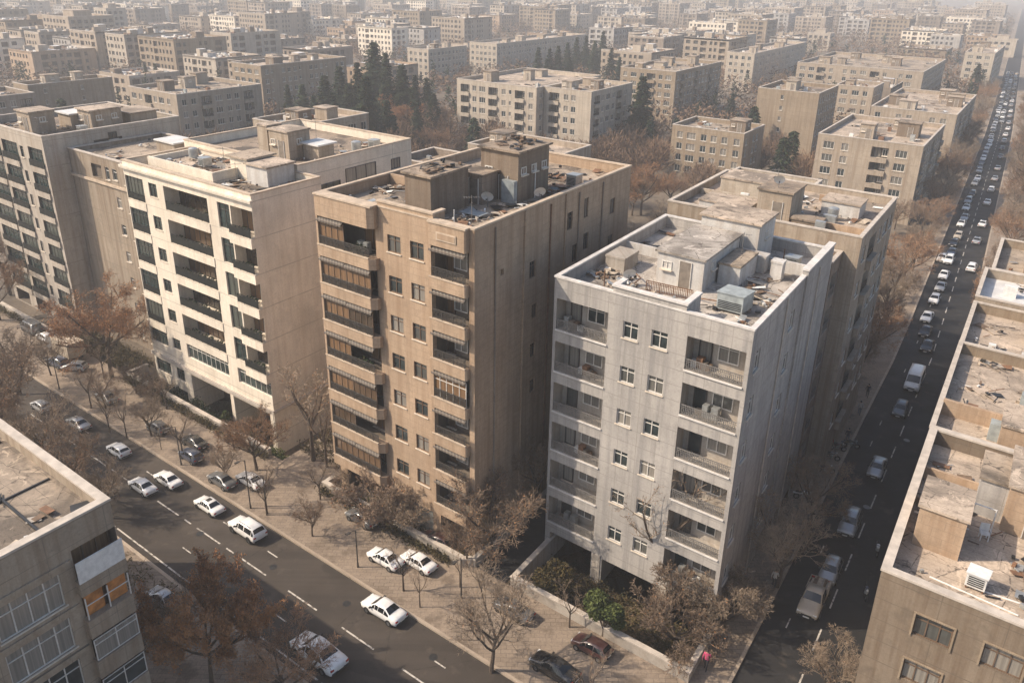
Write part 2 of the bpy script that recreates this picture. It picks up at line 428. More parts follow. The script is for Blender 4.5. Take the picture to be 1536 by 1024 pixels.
class Bld:
    """one building: parallelogram plan w (along u) x d (along v), local x,y,z from its near left foot"""
    def __init__(s, name, label, cat, u, v, w, d, h, z0, wall, group=None):
        s.root = thing(name, label, cat, u, v, 0, ANG_U, group)
        s.u, s.v, s.w, s.d, s.h, s.z0, s.wall = u, v, w, d, h, z0, wall
        s.mb = MB(); s.rg = random.Random(hash(label) % 9999 if False else sum(map(ord, label)))
        s.nwin = 0
    def P(s, x, y, z): return (x + y * CS, y * SN, z)
    def frame(s, face, x0=None, y0=None):
        w, d = s.w, s.d
        return {'front': ((0, 0), (1, 0), (0, -1), 0.0, w), 'right': ((w, 0), (0, 1), (1, 0), SK, d),
                'back': ((w, d), (-1, 0), (0, 1), math.pi, w), 'left': ((0, d), (0, -1), (-1, 0), SK + math.pi, d)}[face]
    def loc(s, face, q, z, inset=0.0, org=None):
        o, dr, n, rz, L = s.frame(face)
        if org: o = org
        return s.P(o[0] + dr[0] * q - n[0] * inset, o[1] + dr[1] * q - n[1] * inset, z), rz
    def facade(s, face, ops=(), z0=None, z1=None, mat=None, org=None, L=None, back=None):
        """wall with real openings: (s0,s1,z0,z1,depth)"""
        o, dr, n, rz, LL = s.frame(face)
        if org: o = org
        L = L or LL
        z0 = s.z0 if z0 is None else z0; z1 = s.h if z1 is None else z1
        mat = mat or s.wall
        def pt(q, z, k=0.0): return s.P(o[0] + dr[0] * q - n[0] * k, o[1] + dr[1] * q - n[1] * k, z)
        S = sorted({0.0, L, *[a[0] for a in ops], *[a[1] for a in ops]}); Z = sorted({z0, z1, *[a[2] for a in ops], *[a[3] for a in ops]})
        for i in range(len(S) - 1):
            run = None
            for j in range(len(Z) - 1):
                cs, cz = (S[i] + S[i+1]) / 2, (Z[j] + Z[j+1]) / 2
                hole = any(a[0] < cs < a[1] and a[2] < cz < a[3] for a in ops)
                if not hole:
                    if run is None: run = Z[j]
                if hole or j == len(Z) - 2:
                    top = Z[j] if hole else Z[j+1]
                    if run is not None and top > run: s.mb.face([pt(S[i], run), pt(S[i+1], run), pt(S[i+1], top), pt(S[i], top)], mat)
                    run = None
        for a in ops:
            s0, s1, a0, a1, dep = a[:5]; im = a[5] if len(a) > 5 and a[5] else mat; bm = a[6] if len(a) > 6 else im
            s.mb.face([pt(s0, a0), pt(s1, a0), pt(s1, a0, dep), pt(s0, a0, dep)], im)
            s.mb.face([pt(s0, a1, dep), pt(s1, a1, dep), pt(s1, a1), pt(s0, a1)], im)
            s.mb.face([pt(s0, a0), pt(s0, a0, dep), pt(s0, a1, dep), pt(s0, a1)], im)
            s.mb.face([pt(s1, a0, dep), pt(s1, a0), pt(s1, a1), pt(s1, a1, dep)], im)
            s.mb.face([pt(s0, a0, dep), pt(s1, a0, dep), pt(s1, a1, dep), pt(s0, a1, dep)], bm)
    def pc(s, name, *a):
        m = MB(); s.bx(m, *a); return m.build(name, s.root)
    def bx(s, mb, x0, x1, y0, y1, z0, z1, mat, top=None, skip=''):
        mb.box(x0, x1, y0, y1, z0, z1, mat, top, T=s.P, skip=skip)
    def win(s, face, q, z, w, h, cols=2, inset=.12, hero=True, frame=None, glass=None, org=None, sill=True, transom=True):
        if s.nwin >= 100: return
        s.nwin += 1
        l, rz = s.loc(face, q, z, inset, org)
        if hero: return add_window(s.root, l, rz, w, h, cols, frame, glass, transom, sill)
        return inst(small_window_mesh(w, h, cols, frame or M['frame'], glass or M['glass']), 'window', s.root, l, rz)
    def finish(s): s.wallobj = s.mb.build('wall', s.root); return s.wallobj
    def roof(s, mat, zr, x0=0, x1=None, y0=0, y1=None, ztop=None, t=.28, cop=None, copw=.40, name='roof', inner=None, skip=''):
        """roof floor at zr inside a parapet that rises to ztop"""
        x1 = s.w if x1 is None else x1; y1 = s.d if y1 is None else y1; ztop = ztop or s.h
        r = MB(); n = 1
        r.face([s.P(x0 + t, y0 + t, zr), s.P(x1 - t, y0 + t, zr), s.P(x1 - t, y1 - t, zr), s.P(x0 + t, y1 - t, zr)], mat)
        ro = r.build(name, s.root)
        im = inner or s.wall
        c = MB(); e = .05; k = ztop
        for (a0, a1, b0, b1, nm) in ((x0, x1, y0, y0 + t, 'f'), (x0, x1, y1 - t, y1, 'k'), (x0, x0 + t, y0 + t, y1 - t, 'l'), (x1 - t, x1, y0 + t, y1 - t, 'r')):
            if nm in skip: continue
            if nm == 'f': s.mb.face([s.P(a1 - t, b1, zr), s.P(a0 + t, b1, zr), s.P(a0 + t, b1, k), s.P(a1 - t, b1, k)], im)
            if nm == 'k': s.mb.face([s.P(a0 + t, b0, zr), s.P(a1 - t, b0, zr), s.P(a1 - t, b0, k), s.P(a0 + t, b0, k)], im)
            if nm == 'l': s.mb.face([s.P(a1, b0, zr), s.P(a1, b1, zr), s.P(a1, b1, k), s.P(a1, b0, k)], im)
            if nm == 'r': s.mb.face([s.P(a0, b1, zr), s.P(a0, b0, zr), s.P(a0, b0, k), s.P(a0, b1, k)], im)
            ex0, ex1 = (a0 - e, a1 + e) if nm in 'fk' else (a0 - e, a1 + e)
            if nm == 'f': s.bx(c, a0 - e, a1 + e, b0 - e, b1 + e, k, k + .13, cop or M['coping'])
            elif nm == 'k': s.bx(c, a0 - e, a1 + e, b0 - e, b1 + e, k, k + .13, cop or M['coping'])
            else: s.bx(c, a0 - e, a1 + e, b0 + e + .002, b1 - e - .002, k, k + .13, cop or M['coping'])
        c.build('coping', s.root)
        return ro
    def shed(s, x, y, w, d, z, h, mat, top, door=True, over=.18, wins=0, name='roof_shed', face='front', vent=False):
        b = MB(); s.bx(b, x, x + w, y, y + d, z, z + h, mat, skip='b')
        o = b.build(name, s.root)
        t = MB(); s.bx(t, x - over, x + w + over, y - over, y + d + over, z + h, z + h + .16, top); t.build('shed_roof', o)
        if door:
            q = w * .62
            dm = MB(); dm.box(-.45, .45, -.05, .03, 0, 2.0, M['door']); dm.box(-.5, -.452, -.07, .03, 0, 2.05, M['frame']); dm.box(.452, .5, -.07, .03, 0, 2.05, M['frame'])
            dm.build('door', o, s.P(x + q, y - .01, z + .02), 0) if h > 2.1 and w > 1.4 else None
        for i in range(wins):
            wm = small_window_mesh(.8, .6, 2, M['frame'], M['glass'])
            inst(wm, 'window', o, s.P(x + w + .01, y + d * (i + .5) / wins, z + h * .55), SK)
        if wins:
            inst(small_window_mesh(.8, .6, 2, M['frame'], M['glass']), 'window', o, s.P(x + w * .22, y - .01, z + h * .5), 0)
        return o
    def local(s, px, py, z):
        u, v = at(px, py, z); return u - s.u, v - s.v
    def upvw(s, x, y): return s.u + x, s.v + y

def debris(bld, n, z, x0, x1, y0, y1, seed, label, mats=None, size=1.0):
    """loose boards, sheet scraps and rubble lying on a roof: one uncountable heap"""
    n = int(n * 1.5); rg = random.Random(seed); b = MB(); mats = mats or [M['wood'], M['trim'], M['metal'], M['paleplank'], M['wood'], M['rust'], M['concrete'], M['trim'], MR['roofd'], MR['roof'], M['plastic']]
    cl = [(rg.uniform(x0, x1), rg.uniform(y0, y1)) for _ in range(max(2, n // 14))]
    for i in range(n):
        if rg.random() < .75:
            c = rg.choice(cl); cx, cy = rg.gauss(c[0], .7), rg.gauss(c[1], .7)
        else: cx, cy = rg.uniform(x0, x1), rg.uniform(y0, y1)
        cx = min(max(cx, x0 + .3), x1 - .3); cy = min(max(cy, y0 + .3), y1 - .3)
        a = rg.uniform(0, math.pi); k = rg.random()
        if k < .38: L, w, t = rg.uniform(.4, 1.6) * size, rg.uniform(.04, .10), .04
        elif k < .68: L, w, t = rg.uniform(.4, 1.5) * size, rg.uniform(.3, .9) * size, .02
        else: L, w, t = rg.uniform(.15, .4), rg.uniform(.12, .3), rg.uniform(.1, .25)
        ca, sa = math.cos(a), math.sin(a); tilt = rg.uniform(-.18, .18); zz = z + .03 + abs(tilt) * L * .5 + rg.uniform(0, .06)
        def T(X, Y, Z):
            Zt = Z + X * tilt
            return bld.P(cx + X * ca - Y * sa, cy + X * sa + Y * ca, zz + Zt)
        b.box(-L/2, L/2, -w/2, w/2, 0, t, rg.choice(mats), T=T)
    o = b.build('roof_debris'); o.location = bld.root.location; o.rotation_euler = bld.root.rotation_euler
    tag(o, label, 'debris', None, 'stuff')
    return o
def on_roof(bld, x, y): return bld.u + x, bld.v + y
def cooler(bld, x, y, z, label, col=None, sx=1.0, sy=1.0, h=1.05, rz=0.0):
    u, v = on_roof(bld, x, y)
    t = thing('evaporative_cooler', label, 'cooler', u, v, z, ANG_U + rz, 'rooftop coolers and air units')
    m = col or M['metal']; sx, sy = sx / 2, sy / 2
    b = MB(); b.box(-sx, sx, -sy, sy, .18, h, m)
    for fz in (.3, .42, .54, .66, .78): b.box(-sx + .1, sx - .1, -sy - .03, -sy - .002, fz, fz + .05, M['trim'])
    b.build('cabinet', t)
    b = MB(); b.box(-sx - .06, sx + .06, -sy - .06, sy + .06, h, h + .07, m); b.build('lid', t)
    for a in (-1, 1):
        for c in (-1, 1):
            b = MB(); b.box(a * (sx - .08) - .04, a * (sx - .08) + .04, c * (sy - .08) - .04, c * (sy - .08) + .04, 0, .18, M['rust']); b.build('leg', t)
    return t
def dish(bld, x, y, z, label, rz=0.0, r=.5):
    u, v = on_roof(bld, x, y)
    t = thing('satellite_dish', label, 'satellite dish', u, v, z, ANG_U + rz, 'satellite dishes on the roofs')
    if 'dish' not in _cache:
        b = MB(); b.tube([(0, 0, 0), (0, 0, .75)], .03, M['rail'], 6); _cache['dpole'] = b.mesh('mast')
        b = MB(); N = 14; rings = []
        for k in range(4):
            rr = .5 * k / 3; ring = []
            for j in range(N):
                a = 2 * math.pi * j / N; xx, yy = rr * math.cos(a), rr * math.sin(a); zz = .35 * rr * rr / .25
                ring.append((xx, -.05 - .13 * zz * 2 + .1, .85 + yy) if False else (xx, -.16 * (rr / .5) ** 2 + .05 - yy * .5, .9 + yy * .86))
            rings.append(ring)
        for k in range(3):
            for j in range(N): b.face([rings[k][j], rings[k+1][j], rings[k+1][(j+1) % N], rings[k][(j+1) % N]], M['plastic'])
        _cache['dish'] = b.mesh('reflector')
        b = MB(); b.tube([(0, .0, .55), (0, -.5, .75)], .015, M['rail'], 5); b.box(-.05, .05, -.58, -.46, .70, .80, M['trim']); _cache['darm'] = b.mesh('feed_arm')
    inst(_cache['dpole'], 'mast', t); inst(_cache['dish'], 'reflector', t); inst(_cache['darm'], 'feed_arm', t)
    return t
def antenna(bld, x, y, z, label, h=2.6, rz=0.3):
    u, v = on_roof(bld, x, y)
    t = thing('antenna', label, 'antenna', u, v, z, ANG_U + rz, 'television antennas on the roofs')
    b = MB(); b.tube([(0, 0, 0), (0, 0, h)], .025, M['rail'], 5); b.build('mast', t)
    b = MB(); b.tube([(-.6, 0, h - .15), (.6, 0, h - .15)], .015, M['rail'], 4)
    for i in range(7):
        q = -.55 + i * .18; l = .42 - i * .03; b.tube([(q, -l, h - .15), (q, l, h - .15)], .01, M['rail'], 4)
    b.build('aerial', t); return t
def tank(bld, x, y, z, label, r=.55, h=1.3, mat=None):
    u, v = on_roof(bld, x, y)
    t = thing('water_tank', label, 'water tank', u, v, z, ANG_U, 'rooftop water tanks')
    b = MB(); b.tube([(0, 0, .25), (0, 0, .3), (0, 0, h), (0, 0, h + .12)], [r * .96, r, r, r * .55], mat or M['metal'], 16); b.build('drum', t, smooth=False)
    b = MB()
    for a, c in ((-1, -1), (1, -1), (1, 1), (-1, 1)): b.box(a * r * .6 - .05, a * r * .6 + .05, c * r * .6 - .05, c * r * .6 + .05, 0, .25, M['rust'])
    b.build('stand', t); return t
def pipes(bld, runs, mat, name='roof_pipe', r=.05):
    for pts in runs:
        b = MB(); b.tube([bld.P(*p) for p in pts], r, mat, 6); b.build(name, bld.root)
# ------------------------------------------------------------------ the buildings along the avenue
GRP = 'apartment blocks along the avenue'
def awning_mesh(w, drop=.32, out=.42):
    key = ('aw', round(w, 2))
    if key not in _cache:
        b = MB(); b.face([(0, -out, -drop), (w, -out, -drop), (w, 0, 0), (0, 0, 0)], M['awning']); b.face([(0, 0, -.03), (w, 0, -.03), (w, -out, -drop - .03), (0, -out, -drop - .03)], M['awning'])
        b.face([(0, -out, -drop - .14), (w, -out, -drop - .14), (w, -out, -drop), (0, -out, -drop)], M['awning'])
        b.tube([(0, -out, -drop), (w, -out, -drop)], .02, M['frameb'], 5)
        _cache[key] = b.mesh('awning')
    return _cache[key]
def glazing_mesh(w, h, n, frame, glass):
    key = ('gl', round(w, 2), round(h, 2), n, frame.name, glass.name)
    if key not in _cache:
        b = MB(); t = .05
        for i in range(n + 1):
            x = w * i / n; b.box(x - t/2, x + t/2, -.03, .03, 0, h, frame)
        for z in (0, h * .72, h - t): b.box(t/2, w - t/2, -.026, .026, z, z + t, frame)
        b.face([(0, .01, 0), (w, .01, 0), (w, .01, h), (0, .01, h)], glass)
        _cache[key] = b.mesh('balcony_glazing')
    return _cache[key]
def junk_meshes():
    out = []
    for k in range(4):
        b = MB(); rg = random.Random(k + 50)
        x = -1.0
        for i in range(4):
            w = rg.uniform(.25, .55); x += w / 2 + .001 if i else 0; hh = rg.uniform(.3, .9)
            b.box(x - w/2, x + w/2, -.2, .25, 0, hh, rg.choice([M['wood'], M['plastic'], M['rust'], M['metal'], M['door']])); x += w / 2
        out.append(b.mesh('stored_clutter'))
    return out
JUNK = junk_meshes()

# ---- grey block with white copings
def grey_block():
    b = Bld('apartment_building', 'grey rendered block with open loggias in two columns and railed white bands', 'building', -27.9, 47.6, 15.3, 20.6, 23.75, -1.0, MW['grey'], GRP)
    rg = random.Random(4)
    ops = []; H0 = 22.2; PD = 3.4
    cols = ((.25, 4.7), (10.85, 15.0))
    for k in range(6):
        zt = H0 - PD * k
        for a, c in cols: ops.append((a, c, zt - 2.42, zt, 1.5, MW['inner'], MW['inner']))
        ops.append((5.95, 7.15, zt - 1.5, zt - .25, .3)); ops.append((8.2, 9.45, zt - 1.5 - .02, zt - .27, .3))
    ops += [(.5, 4.6, -1.0, 1.75, 6, M['concrete'], MW['inner_shade']), (5.6, 10.5, -1.0, 1.55, 6, M['concrete'], MW['inner_shade']), (11.3, 14.8, -1.0, 1.65, 6, M['concrete'], MW['inner_shade'])]
    b.facade('front', ops)
    sops = []
    for k in range(6):
        zt = H0 - PD * k
        for q, w in ((1.0, 1.2), (9.2, 1.3), (16.4, 1.3), (19.0, .9)): sops.append((q, q + w, zt - 1.8, zt - .3, .28))
        if k % 2: sops.append((13.1, 14.9, zt - 1.2, zt + 1.6, .5, MW['inner']))
    sops += [(10.2, 14.8, -1.0, 1.7, 6, MW['inner_shade']), (15.4, 20.0, -1.0, 1.7, 6, MW['inner_shade'])]
    b.facade('right', sops)
    b.facade('left', [(3, 4.2, z, z + 1.3, .25) for z in (3.4, 6.8, 10.2, 13.6, 17, 20.4)]); b.facade('back')
    # slightly higher centre bay and the proud rear strip on the side
    b.bx(b.mb, 4.95, 10.65, -.14, .0 - .002, 1.6, 24.2, b.wall) if False else None
    b.roof(MR['roofg'], 22.75, cop=M['copingw'])
    c = MB()
    b.bx(b.mb, 4.95, 10.6, .002, .30, 23.89, 24.25, b.wall, skip='b'); b.pc('raised_coping', 4.86, 10.68, -.09, .38, 24.25, 24.38, M['copingw'])
    b.bx(b.mb, 4.95, 5.25, .302, 1.6, 22.75, 24.25, b.wall, skip='b'); b.pc('raised_coping', 4.86, 5.32, .382, 1.68, 24.25, 24.38, M['copingw'])
    b.bx(b.mb, 10.3, 10.6, .302, 2.6, 22.75, 24.25, b.wall, skip='b'); b.pc('raised_coping', 10.22, 10.68, .382, 2.68, 24.25, 24.38, M['copingw'])
    b.bx(b.mb, 15.302, 15.45, 12.4, 20.6, 1.7, 24.2, b.wall); b.bx(b.mb, 15.02, 15.30, 12.4, 20.6, 23.885, 24.2, b.wall, skip='b'); b.pc('raised_coping', 14.95, 15.52, 12.33, 20.67, 24.2, 24.33, M['copingw'])
    # pilotis columns
    for x in (4.75, 10.7):
        b.bx(b.mb, x, x + .7, -.06, .7, -1.0, 1.74, MW['concrete'])
    for k in range(6):
        zt = H0 - PD * k
        for (q, gl) in ((6.55, 'glass'), (8.825, 'glass')):
            b.win('front', q, zt - 1.5 - (.02 if q > 7 else 0), 1.2 if q < 7 else 1.25, 1.25, 2, .14)
        for ci, (a, cc) in enumerate(cols):
            w = cc - a
            r = rail_mesh(w, .78, M['rail'], 'ornate'); l, rz = b.loc('front', a, zt - 2.42, .08); inst(r, 'railing', b.root, l, rz)
            b.win('front', a + w * .62, zt - 1.75, 1.5, 1.35, 2, 1.44, sill=False)
            l, rz = b.loc('front', a + w * .22, zt - 2.4, 1.44)
            inst(small_window_mesh(.95, 2.0, 1, M['framed'], M['glass']), 'balcony_door', b.root, l, rz)
            # band ledge below the railing
            e = MB(); b.bx(e, a - .02, cc + .02, -.10, -.002, zt - 2.52, zt - 2.42, M['copingw']); e.build('ledge', b.root)
            if rg.random() < .6: l, rz = b.loc('front', a + w * rg.uniform(.3, .7), zt - 2.41, .9); inst(rg.choice(JUNK), 'stored_clutter', b.root, l, rz)
        for q, w in ((1.6, 1.2), (9.85, 1.3), (17.05, 1.3), (19.45, .9)):
            b.win('right', q, zt - 1.8, w, 1.5, 2, .13)
        if k % 2: b.win('right', 14.0, zt - 1.2, 1.6, 2.4, 2, .4, sill=False)
    b.finish()
    for q in (7.6, 15.9): pipes(b, [[(15.3 + (.26 if q > 12 else .08), q, -.9), (15.3 + (.26 if q > 12 else .08), q, 23.6)]], M['coping'], 'drain_pipe', .06)
    # roof structures
    s1 = b.shed(5.4, 6.6, 3.8, 8.0, 22.75, 2.4, MW['white'], MR['roofg'], True, wins=2)
    b.shed(5.6, 15.0, 5.0, 4.4, 22.75, 3.3, MW['white'], MR['roof'], True, wins=1)
    b.shed(9.4, 9.4, 1.7, 4.2, 22.75, 1.5, MW['white'], MR['roofb'], False, .05)
    b.shed(9.5, 13.8, 2.2, 1.1, 22.75, 1.2, MW['white'], MW['white'], False, .05)
    b.shed(12.4, 13.0, .9, .9, 22.75, 1.3, MW['white'], MW['white'], False, .05, name='vent_shaft')
    b.shed(.9, 6.6, 1.7, 2.6, 22.75, 1.0, MW['concrete'], MW['concrete'], False, .04, name='vent_shaft')
    w = MB()
    b.bx(w, .3, 5.2, 11.6, 11.8, 22.76, 23.6, MW['white']); b.bx(w, 9.5, 15.0, 14.98, 15.2, 22.76, 23.75, MW['white']); b.bx(w, 2.9, 3.1, 11.82, 20.3, 22.76, 23.4, MW['white'])
    w.build('roof_partition', b.root)
    pipes(b, [[(2.9, 7.5, 22.85), (5.0, 4.6, 23.5), (5.2, 3.0, 23.6)], [(3.0, 2.4, 22.76), (3.0, 2.4, 24.3)], [(4.5, 9.0, 22.8), (4.5, 9, 24.6)], [(12.2, 17.5, 22.8), (12.2, 17.5, 23.9)], [(9.3, 5.2, 22.85), (11.2, 4.8, 23.2), (11.2, 4.8, 22.8)]], M['rust'])
    # rail of broken lattice near the shed
    inst(rail_mesh(3.6, .8, M['rust'], 'bars'), 'lattice', b.root, b.P(5.6, 4.4, 22.76), .08)
    debris(b, 70, 22.77, 5.4, 10.2, .6, 4.2, 11, 'broken boards and rubble behind the front parapet of the grey roof')
    debris(b, 55, 22.77, 10.8, 14.9, .6, 12.8, 12, 'scraps and planks lying around the grey cooler on the grey block roof')
    debris(b, 60, 22.77, .5, 5, 1.2, 19.5, 13, 'dry scraps lying on the left side of the grey block roof')
    cooler(b, 12.3, 5.0, 22.76, 'large grey box cooler on the front right of the grey block roof', M['coolergrey'], 1.9, 1.7, 1.35)
    dish(b, 4.0, 4.6, 22.76, 'small white dish beside the shed on the grey block roof', .8)
    antenna(b, 10.2, 12.2, 22.76, 'thin antenna mast beside the white shed of the grey block', 3.4)
    cooler(b, 13.2, 16.6, 22.76, 'small metal cooler at the rear right of the grey block roof', None, 1.0, .9, .95)
    return b
GB = grey_block()

# ---- tan block with awnings
def tan_block():
    b = Bld('apartment_building', 'tan stone block with striped awnings over bulging railed balconies', 'building', -48.0, 42.5, 16.2, 25.6, 27.65, -.2, MW['tan'], GRP)
    rg = random.Random(9); PD = 3.25; ops = []
    for k in range(7):
        zt = 25.9 - PD * k
        ops += [(.3, 6.2, zt - 2.35, zt, 1.3, MW['inner_shade'], MW['inner_shade']), (12.35, 15.7, zt - 2.35, zt, 1.3, MW['inner_shade'], MW['inner_shade'])]
        ops += [(7.5, 8.9, zt - 1.55, zt - .2, .3), (9.9, 11.3, zt - 1.57, zt - .22, .3)]
    ops += [(1.0, 5.8, .0, 2.6, 5, MW['inner_shade']), (7.4, 9.0, .2, 2.7, .4, MW['inner_shade']), (9.6, 11.6, .0, 2.6, .35, M['metal']), (12.5, 15.4, .0, 2.7, 1.5, MW['inner_shade'])]
    b.facade('front', ops)
    sw = [(7.6, 21.9, .9, 1.4), (13.3, 24.4, 1.1, 1.5), (14.6, 21.3, 1.0, 1.6), (16.4, 24.8, .8, 1.7), (16.6, 21.9, .9, 1.5), (13.3, 18.0, 1.0, 1.5), (8.1, 18.4, .8, 1.2), (16.6, 18.4, .9, 1.5), (3.4, 23.4, .45, .5), (8.0, 15.0, .8, 1.2), (16.5, 15.1, .9, 1.5), (13.3, 14.6, 1.0, 1.5), (8.1, 11.7, .8, 1.2), (16.5, 11.7, .9, 1.5), (21.5, 24.0, 1.0, 1.4), (21.5, 20.6, 1.0, 1.4)]
    b.facade('right', [(q, q + w, z, z + h, .3) for q, z, w, h in sw])
    b.facade('left', [(q, q + 1.2, z, z + 1.3, .25) for q in (4, 12, 20) for z in (4, 7.3, 10.5, 13.8, 17, 20.3, 23.5)]); b.facade('back')
    b.roof(MR['roofb'], 26.75, cop=M['copingt'])
    c = MB(); ty = -.75
    # left bulging bay: parapet bands with a chamfered corner
    def band(x0, x1, z0, z1, dep, ch):
        pts = [(x0, 0), (x0, -dep), (x1 - ch, -dep), (x1, -dep + ch * .75), (x1, 0)]
        lo = [b.P(x, y - .001, z0) for x, y in pts]; hi = [b.P(x, y - .001, z1) for x, y in pts]
        for i in range(4): b.mb.face([lo[i], lo[i+1], hi[i+1], hi[i]], b.wall)
        b.mb.face(hi, b.wall); b.mb.face(list(reversed(lo)), b.wall)
    for x0, x1, dep, ch in ((.05, 6.55, .8, .5), (12.2, 15.75, .5, .12)):
        band(x0, x1, 26.0, 27.66, dep, ch)
        for k in range(7):
            zt = 25.9 - PD * k
            band(x0, x1, zt - 3.2, zt - 2.3, dep, ch)
            e = MB(); b.bx(e, x0 - .03, x1 - ch, -dep - .05, -dep + .12, zt - 2.299, zt - 2.22, M['copingt']); e.build('ledge', b.root)
            b.bx(b.mb, x0, x0 + .22, -dep + .02, -.002, zt - 2.29, zt + .1, b.wall)
        b.pc('raised_coping', x0 - .05, x1 + .04, -dep - .08, -.08, 27.66, 27.79, M['copingt'])
    # raised centre parapet
    b.bx(b.mb, 6.56, 12.3, .002, .3, 27.785, 28.05, b.wall, skip='b'); b.pc('raised_coping', 6.5, 12.36, -.08, .38, 28.05, 28.18, M['copingt'])
    b.bx(b.mb, 12.0, 12.3, .302, 1.4, 26.75, 28.05, b.wall, skip='b'); b.pc('raised_coping', 11.93, 12.36, .382, 1.48, 28.05, 28.18, M['copingt'])
    b.bx(b.mb, 16.202, 16.34, 6.6, 6.9, -.2, 27.6, b.wall); b.bx(b.mb, 16.202, 16.34, 13.0, 13.25, 1.0, 27.6, b.wall)
    pl = MB(); b.bx(pl, 13.0, 14.9, -.56, -.515, 26.5, 27.1, M['copingt']); b.bx(pl, 13.12, 14.78, -.575, -.561, 26.6, 27.0, MW['tan']); pl.build('name_plaque', b.root)
    for k in range(7):
        zt = 25.9 - PD * k
        for q, dz, w in ((8.2, 0, 1.4), (10.6, -.02, 1.4)):
            b.win('front', q, zt - 1.55 + dz, w, 1.35, 2, .14, frame=M['frameb'])
        # left bay
        inst(rail_mesh(5.95, .72, M['framed'], 'ornate'), 'railing', b.root, b.P(.1, -.72, zt - 2.22), 0)
        inst(glazing_mesh(2.9, 2.2, 4, M['frameb'], M['glassb']), 'balcony_glazing', b.root, b.P(.25, -.60, zt - 2.26), 0)
        if k in (1, 2, 4, 6): inst(glazing_mesh(2.8, 2.2, 4, M['frameb'], M['glassb']), 'balcony_glazing', b.root, b.P(3.2, -.60, zt - 2.26), 0)
        inst(awning_mesh(3.0), 'awning', b.root, b.P(.15, -.45, zt + .12), 0)
        if k: inst(awning_mesh(2.9), 'awning', b.root, b.P(3.2, -.45, zt + .08), 0)
        l, rz = b.loc('front', 4.7, zt - 2.3, 1.25); inst(small_window_mesh(1.9, 2.0, 2, M['frameb'], M['glassb']), 'balcony_door', b.root, l, rz)
        # right bay
        inst(rail_mesh(3.35, .74, M['framed'], 'ornate'), 'railing', b.root, b.P(12.3, -.42, zt - 2.22), 0)
        inst(awning_mesh(3.4), 'awning', b.root, b.P(12.25, -.10, zt + .12), 0)
        b.win('front', 14.0, zt - 1.9, 1.3, 1.6, 2, 1.2, frame=M['frame'], sill=False)
        l, rz = b.loc('front', 13.0, zt - 2.3, 1.22); inst(small_window_mesh(.8, 2.0, 1, M['frameb'], M['glassb']), 'balcony_door', b.root, l, rz)
        if k == 3: inst(glazing_mesh(3.3, 2.1, 5, M['frame'], M['glassb']), 'balcony_glazing', b.root, b.P(12.32, -.34, zt - 2.26), 0)
        if rg.random() < .7: inst(rg.choice(JUNK), 'stored_clutter', b.root, b.P(4.7, .3, zt - 2.33), 0)
        if rg.random() < .8: inst(clump_mesh('balcony_plants', 90, .16, (1.0, .25, .4), M['potplant'], 3), 'balcony_plants', b.root, b.P(4.6, -.3, zt - 2.25), 0)
    for q, z, w, h in sw:
        if w > .6: b.win('right', q + w/2, z, w, h, 2, .13, sill=False, frame=M['frameb'])
    b.finish()
    for q in (2.6, 10.6, 15.4, 19.8): pipes(b, [[(16.28, q, .0), (16.28, q, 27.3)]], MW['dull'] if q != 10.6 else M['rust'], 'drain_pipe', .07)
    b.shed(7.4, 2.4, 2.7, 4.9, 26.75, 3.1, MW['block'], MR['roofd'], False, .22)
    b.shed(9.0, 10.6, 3.9, 4.9, 26.75, 4.0, MW['block'], MR['roofd'], True, .25, wins=3)
    b.shed(8.6, 8.2, 2.3, 2.2, 26.75, 2.3, MW['dull'], MR['roofd'], True, .15)
    w = MB()
    b.bx(w, .35, 7.0, 8.2, 8.45, 26.76, 27.7, MW['tan']); b.bx(w, 6.7, 6.95, 8.47, 16, 26.76, 27.6, MW['tan']); b.bx(w, .35, 6.6, 16.2, 16.45, 26.76, 27.5, MW['tan'])
    w.build('roof_partition', b.root)
    b.pc('loose_sheet', 11.6, 12.9, 10.0, 10.5, 26.8, 28.6, M['bluemetal']); b.pc('loose_sheet', 11.2, 13.3, 4.6, 5.8, 27.05, 27.09, M['bluemetal'])
    pipes(b, [[(12.6, 2.2, 26.76), (12.6, 2.2, 28.0)], [(13.1, 13.0, 26.76), (13.1, 13.0, 29.6)], [(11.4, 4.4, 26.76), (13, 5.6, 26.95)], [(6.0, 1.4, 26.8), (6, 3, 26.9)]], M['plastic'], r=.04)
    antenna(b, 13.4, 3.4, 26.76, 'thin antenna near the front right corner of the tan block', 2.2, .8); dish(b, 14.2, 12.0, 26.76, 'white dish by the right parapet of the tan block', .9); tank(b, 4.0, 12.5, 26.76, 'zinc tank behind the left partition of the tan block', .5, 1.2); cooler(b, 13.9, 18.5, 26.76, 'metal cooler toward the rear of the tan block roof')
    debris(b, 110, 26.77, 6.9, 12.6, .5, 2.3, 21, 'rubble piled beside the front shed on the tan block roof')
    debris(b, 150, 26.77, 11.0, 15.8, 2.0, 16, 22, 'bent sheets and planks strewn over the right side of the tan roof')
    debris(b, 60, 26.77, 9, 15.8, 16, 25, 23, 'dead branches and boards at the rear of the tan block roof', [M['wood'], M['trim'], M['rust']])
    debris(b, 40, 26.77, .6, 6.4, 1, 8, 24, 'boards on the left terrace of the tan block roof')
    debris(b, 40, 30.93, 9.2, 12.8, 10.8, 15.2, 25, 'dry sticks on top of the tall tan rooftop shed', [M['wood'], M['trim']], .6)
    debris(b, 25, 30.03, 7.6, 10, 2.6, 7.2, 26, 'dry sticks on top of the front tan rooftop shed', [M['wood'], M['trim']], .6)
    antenna(b, 6.4, 6.0, 26.76, 'antenna left of the front shed on the tan block roof', 2.6)
    dish(b, 11.6, 8.0, 26.76, 'dish between the two sheds of the tan block roof', .5)
